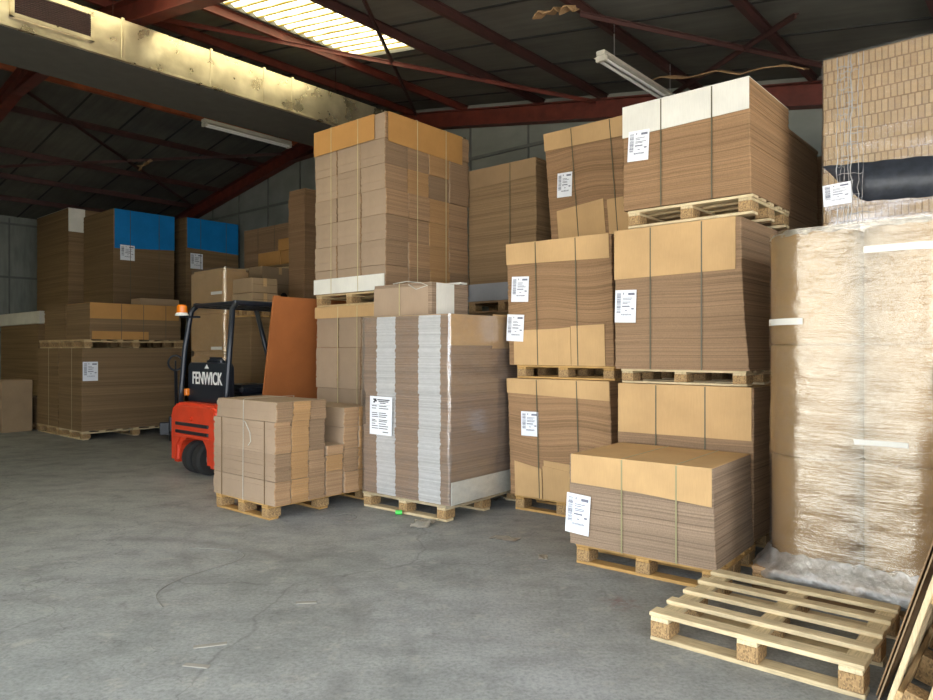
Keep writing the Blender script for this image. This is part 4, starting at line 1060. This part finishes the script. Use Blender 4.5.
scrap('small flat film scrap on the floor left of the low tan-lidded stack', .55, 5.05, .12, 'film_crumple', 9, hgt=.02)
gt = MB().tube([(-.03, 0, .02), (.03, 0, .02)], .02, 10).build('green_plug', 'green'); gt.location = (-.615, 6.36, 0.005); tag(gt, 'small bright green plastic piece before the film-wrapped stack pallet', 'plastic piece')
def cord(label, pts, r=.004):
    P = []; pts = [Vector((a, b, .006)) for a, b in pts]; L = len(pts)
    for i in range(L-1):
        p0, p1, p2, p3 = pts[max(i-1, 0)], pts[i], pts[i+1], pts[min(i+2, L-1)]
        for k in range(8):
            t = k/8; P.append(.5*((2*p1)+(p2-p0)*t+(2*p0-5*p1+4*p2-p3)*t*t+(3*p1-p0-3*p2+p3)*t**3))
    o = MB().tube(P, r, 5).build('cord', 'cord'); tag(o, label, 'cord'); return o
cord('thin cord loop on the floor right of the low notched pile pallet', [(-1.28, 6.22), (-1.1, 6.1), (-.98, 6.25), (-1.1, 6.4), (-1.2, 6.3)], .003)
cord('long thin cord curling over the open floor before the low notched pile', [(-2.1, 5.3), (-1.7, 5.2), (-1.62, 4.98), (-1.85, 4.6), (-1.9, 4.3), (-1.75, 4.05)], .003)
for k, (x, y, s, a) in enumerate(((-1.3, 3.55, .16, .3), (-1.28, 3.32, .13, -.2), (-.95, 4.15, .12, .1))):
    o = MB().box(-s/2, s/2, -.016, .016, 0, .004).build('paper_strip', 'dull_paper'); o.location = (x, y, .001); o.rotation_euler = (0, 0, a)
    tag(o, ('flat tan paper strip on the open floor, larger of the two near ones', 'flat tan paper strip on the open floor, nearest the camera', 'small tan paper strip on the open floor, farthest of the three')[k], 'paper strip', 'paper strips on the floor')

# ================================================================== LIGHT AND CAMERA
wd = bpy.data.worlds.new('sky'); bpy.context.scene.world = wd; wd.use_nodes = True
bg = wd.node_tree.nodes['Background']; bg.inputs['Color'].default_value = (.88, .94, 1.0, 1); bg.inputs['Strength'].default_value = 3.2
def area_portal(v0, v1, u, z0, z1):
    l = bpy.data.lights.new('door_portal', 'AREA'); l.shape = 'RECTANGLE'; l.size = v1-v0; l.size_y = z1-z0; l.cycles.is_portal = True
    o = bpy.data.objects.new('door_portal', l); C.objects.link(o)
    p = W(u, (v0+v1)/2); o.location = (*p, (z0+z1)/2); o.rotation_euler = (PI/2, 0, math.radians(YAW)+PI)
    # area lights shine along -Z: point it into the hall (+u)
    o.rotation_euler = Vector((d_depth(YAW).x, d_depth(YAW).y, 0)).to_track_quat('-Z', 'Z').to_euler()
area_portal(DV0, DV1, U0-.1, 0, DH)
l = bpy.data.lights.new('side_door_portal', 'AREA'); l.shape = 'RECTANGLE'; l.size = RU1-RU0; l.size_y = RH; l.cycles.is_portal = True
o = bpy.data.objects.new('side_door_portal', l); C.objects.link(o); o.location = (*W((RU0+RU1)/2, V0-.1), RH/2)
o.rotation_euler = (-Vector((*d_front(YAW), 0))).to_track_quat('-Z', 'Z').to_euler()
sun = bpy.data.lights.new('sun', 'SUN'); sun.energy = 12; sun.color = (1, .93, .80); sun.angle = math.radians(.6)
so = bpy.data.objects.new('sun', sun); C.objects.link(so)
d1 = d_depth(YAW); d2 = d_front(YAW)
sd = Vector((-d1.x*.5+d2.x*.15, -d1.y*.5+d2.y*.15, -1.0)).normalized()       # from behind the gable, high up
so.rotation_euler = sd.to_track_quat('-Z', 'Y').to_euler()
cam = bpy.data.cameras.new('camera'); co = bpy.data.objects.new('camera', cam); C.objects.link(co)
cam.sensor_width = 36; cam.lens = 700/933*36; cam.clip_start = .05
co.location = (0, 0, 1.5); co.rotation_euler = (PI/2, 0, 0)
sc = bpy.context.scene; sc.camera = co
sc.view_settings.view_transform = 'Standard'; sc.view_settings.look = 'None'; sc.view_settings.gamma = 1; sc.view_settings.use_curve_mapping = False
sc.view_settings.exposure = 1.2
sc.cycles.use_denoising = True
sc.cycles.max_bounces = 8; sc.cycles.diffuse_bounces = 5; sc.cycles.transparent_max_bounces = 12
sc.cycles.sample_clamp_indirect = 6
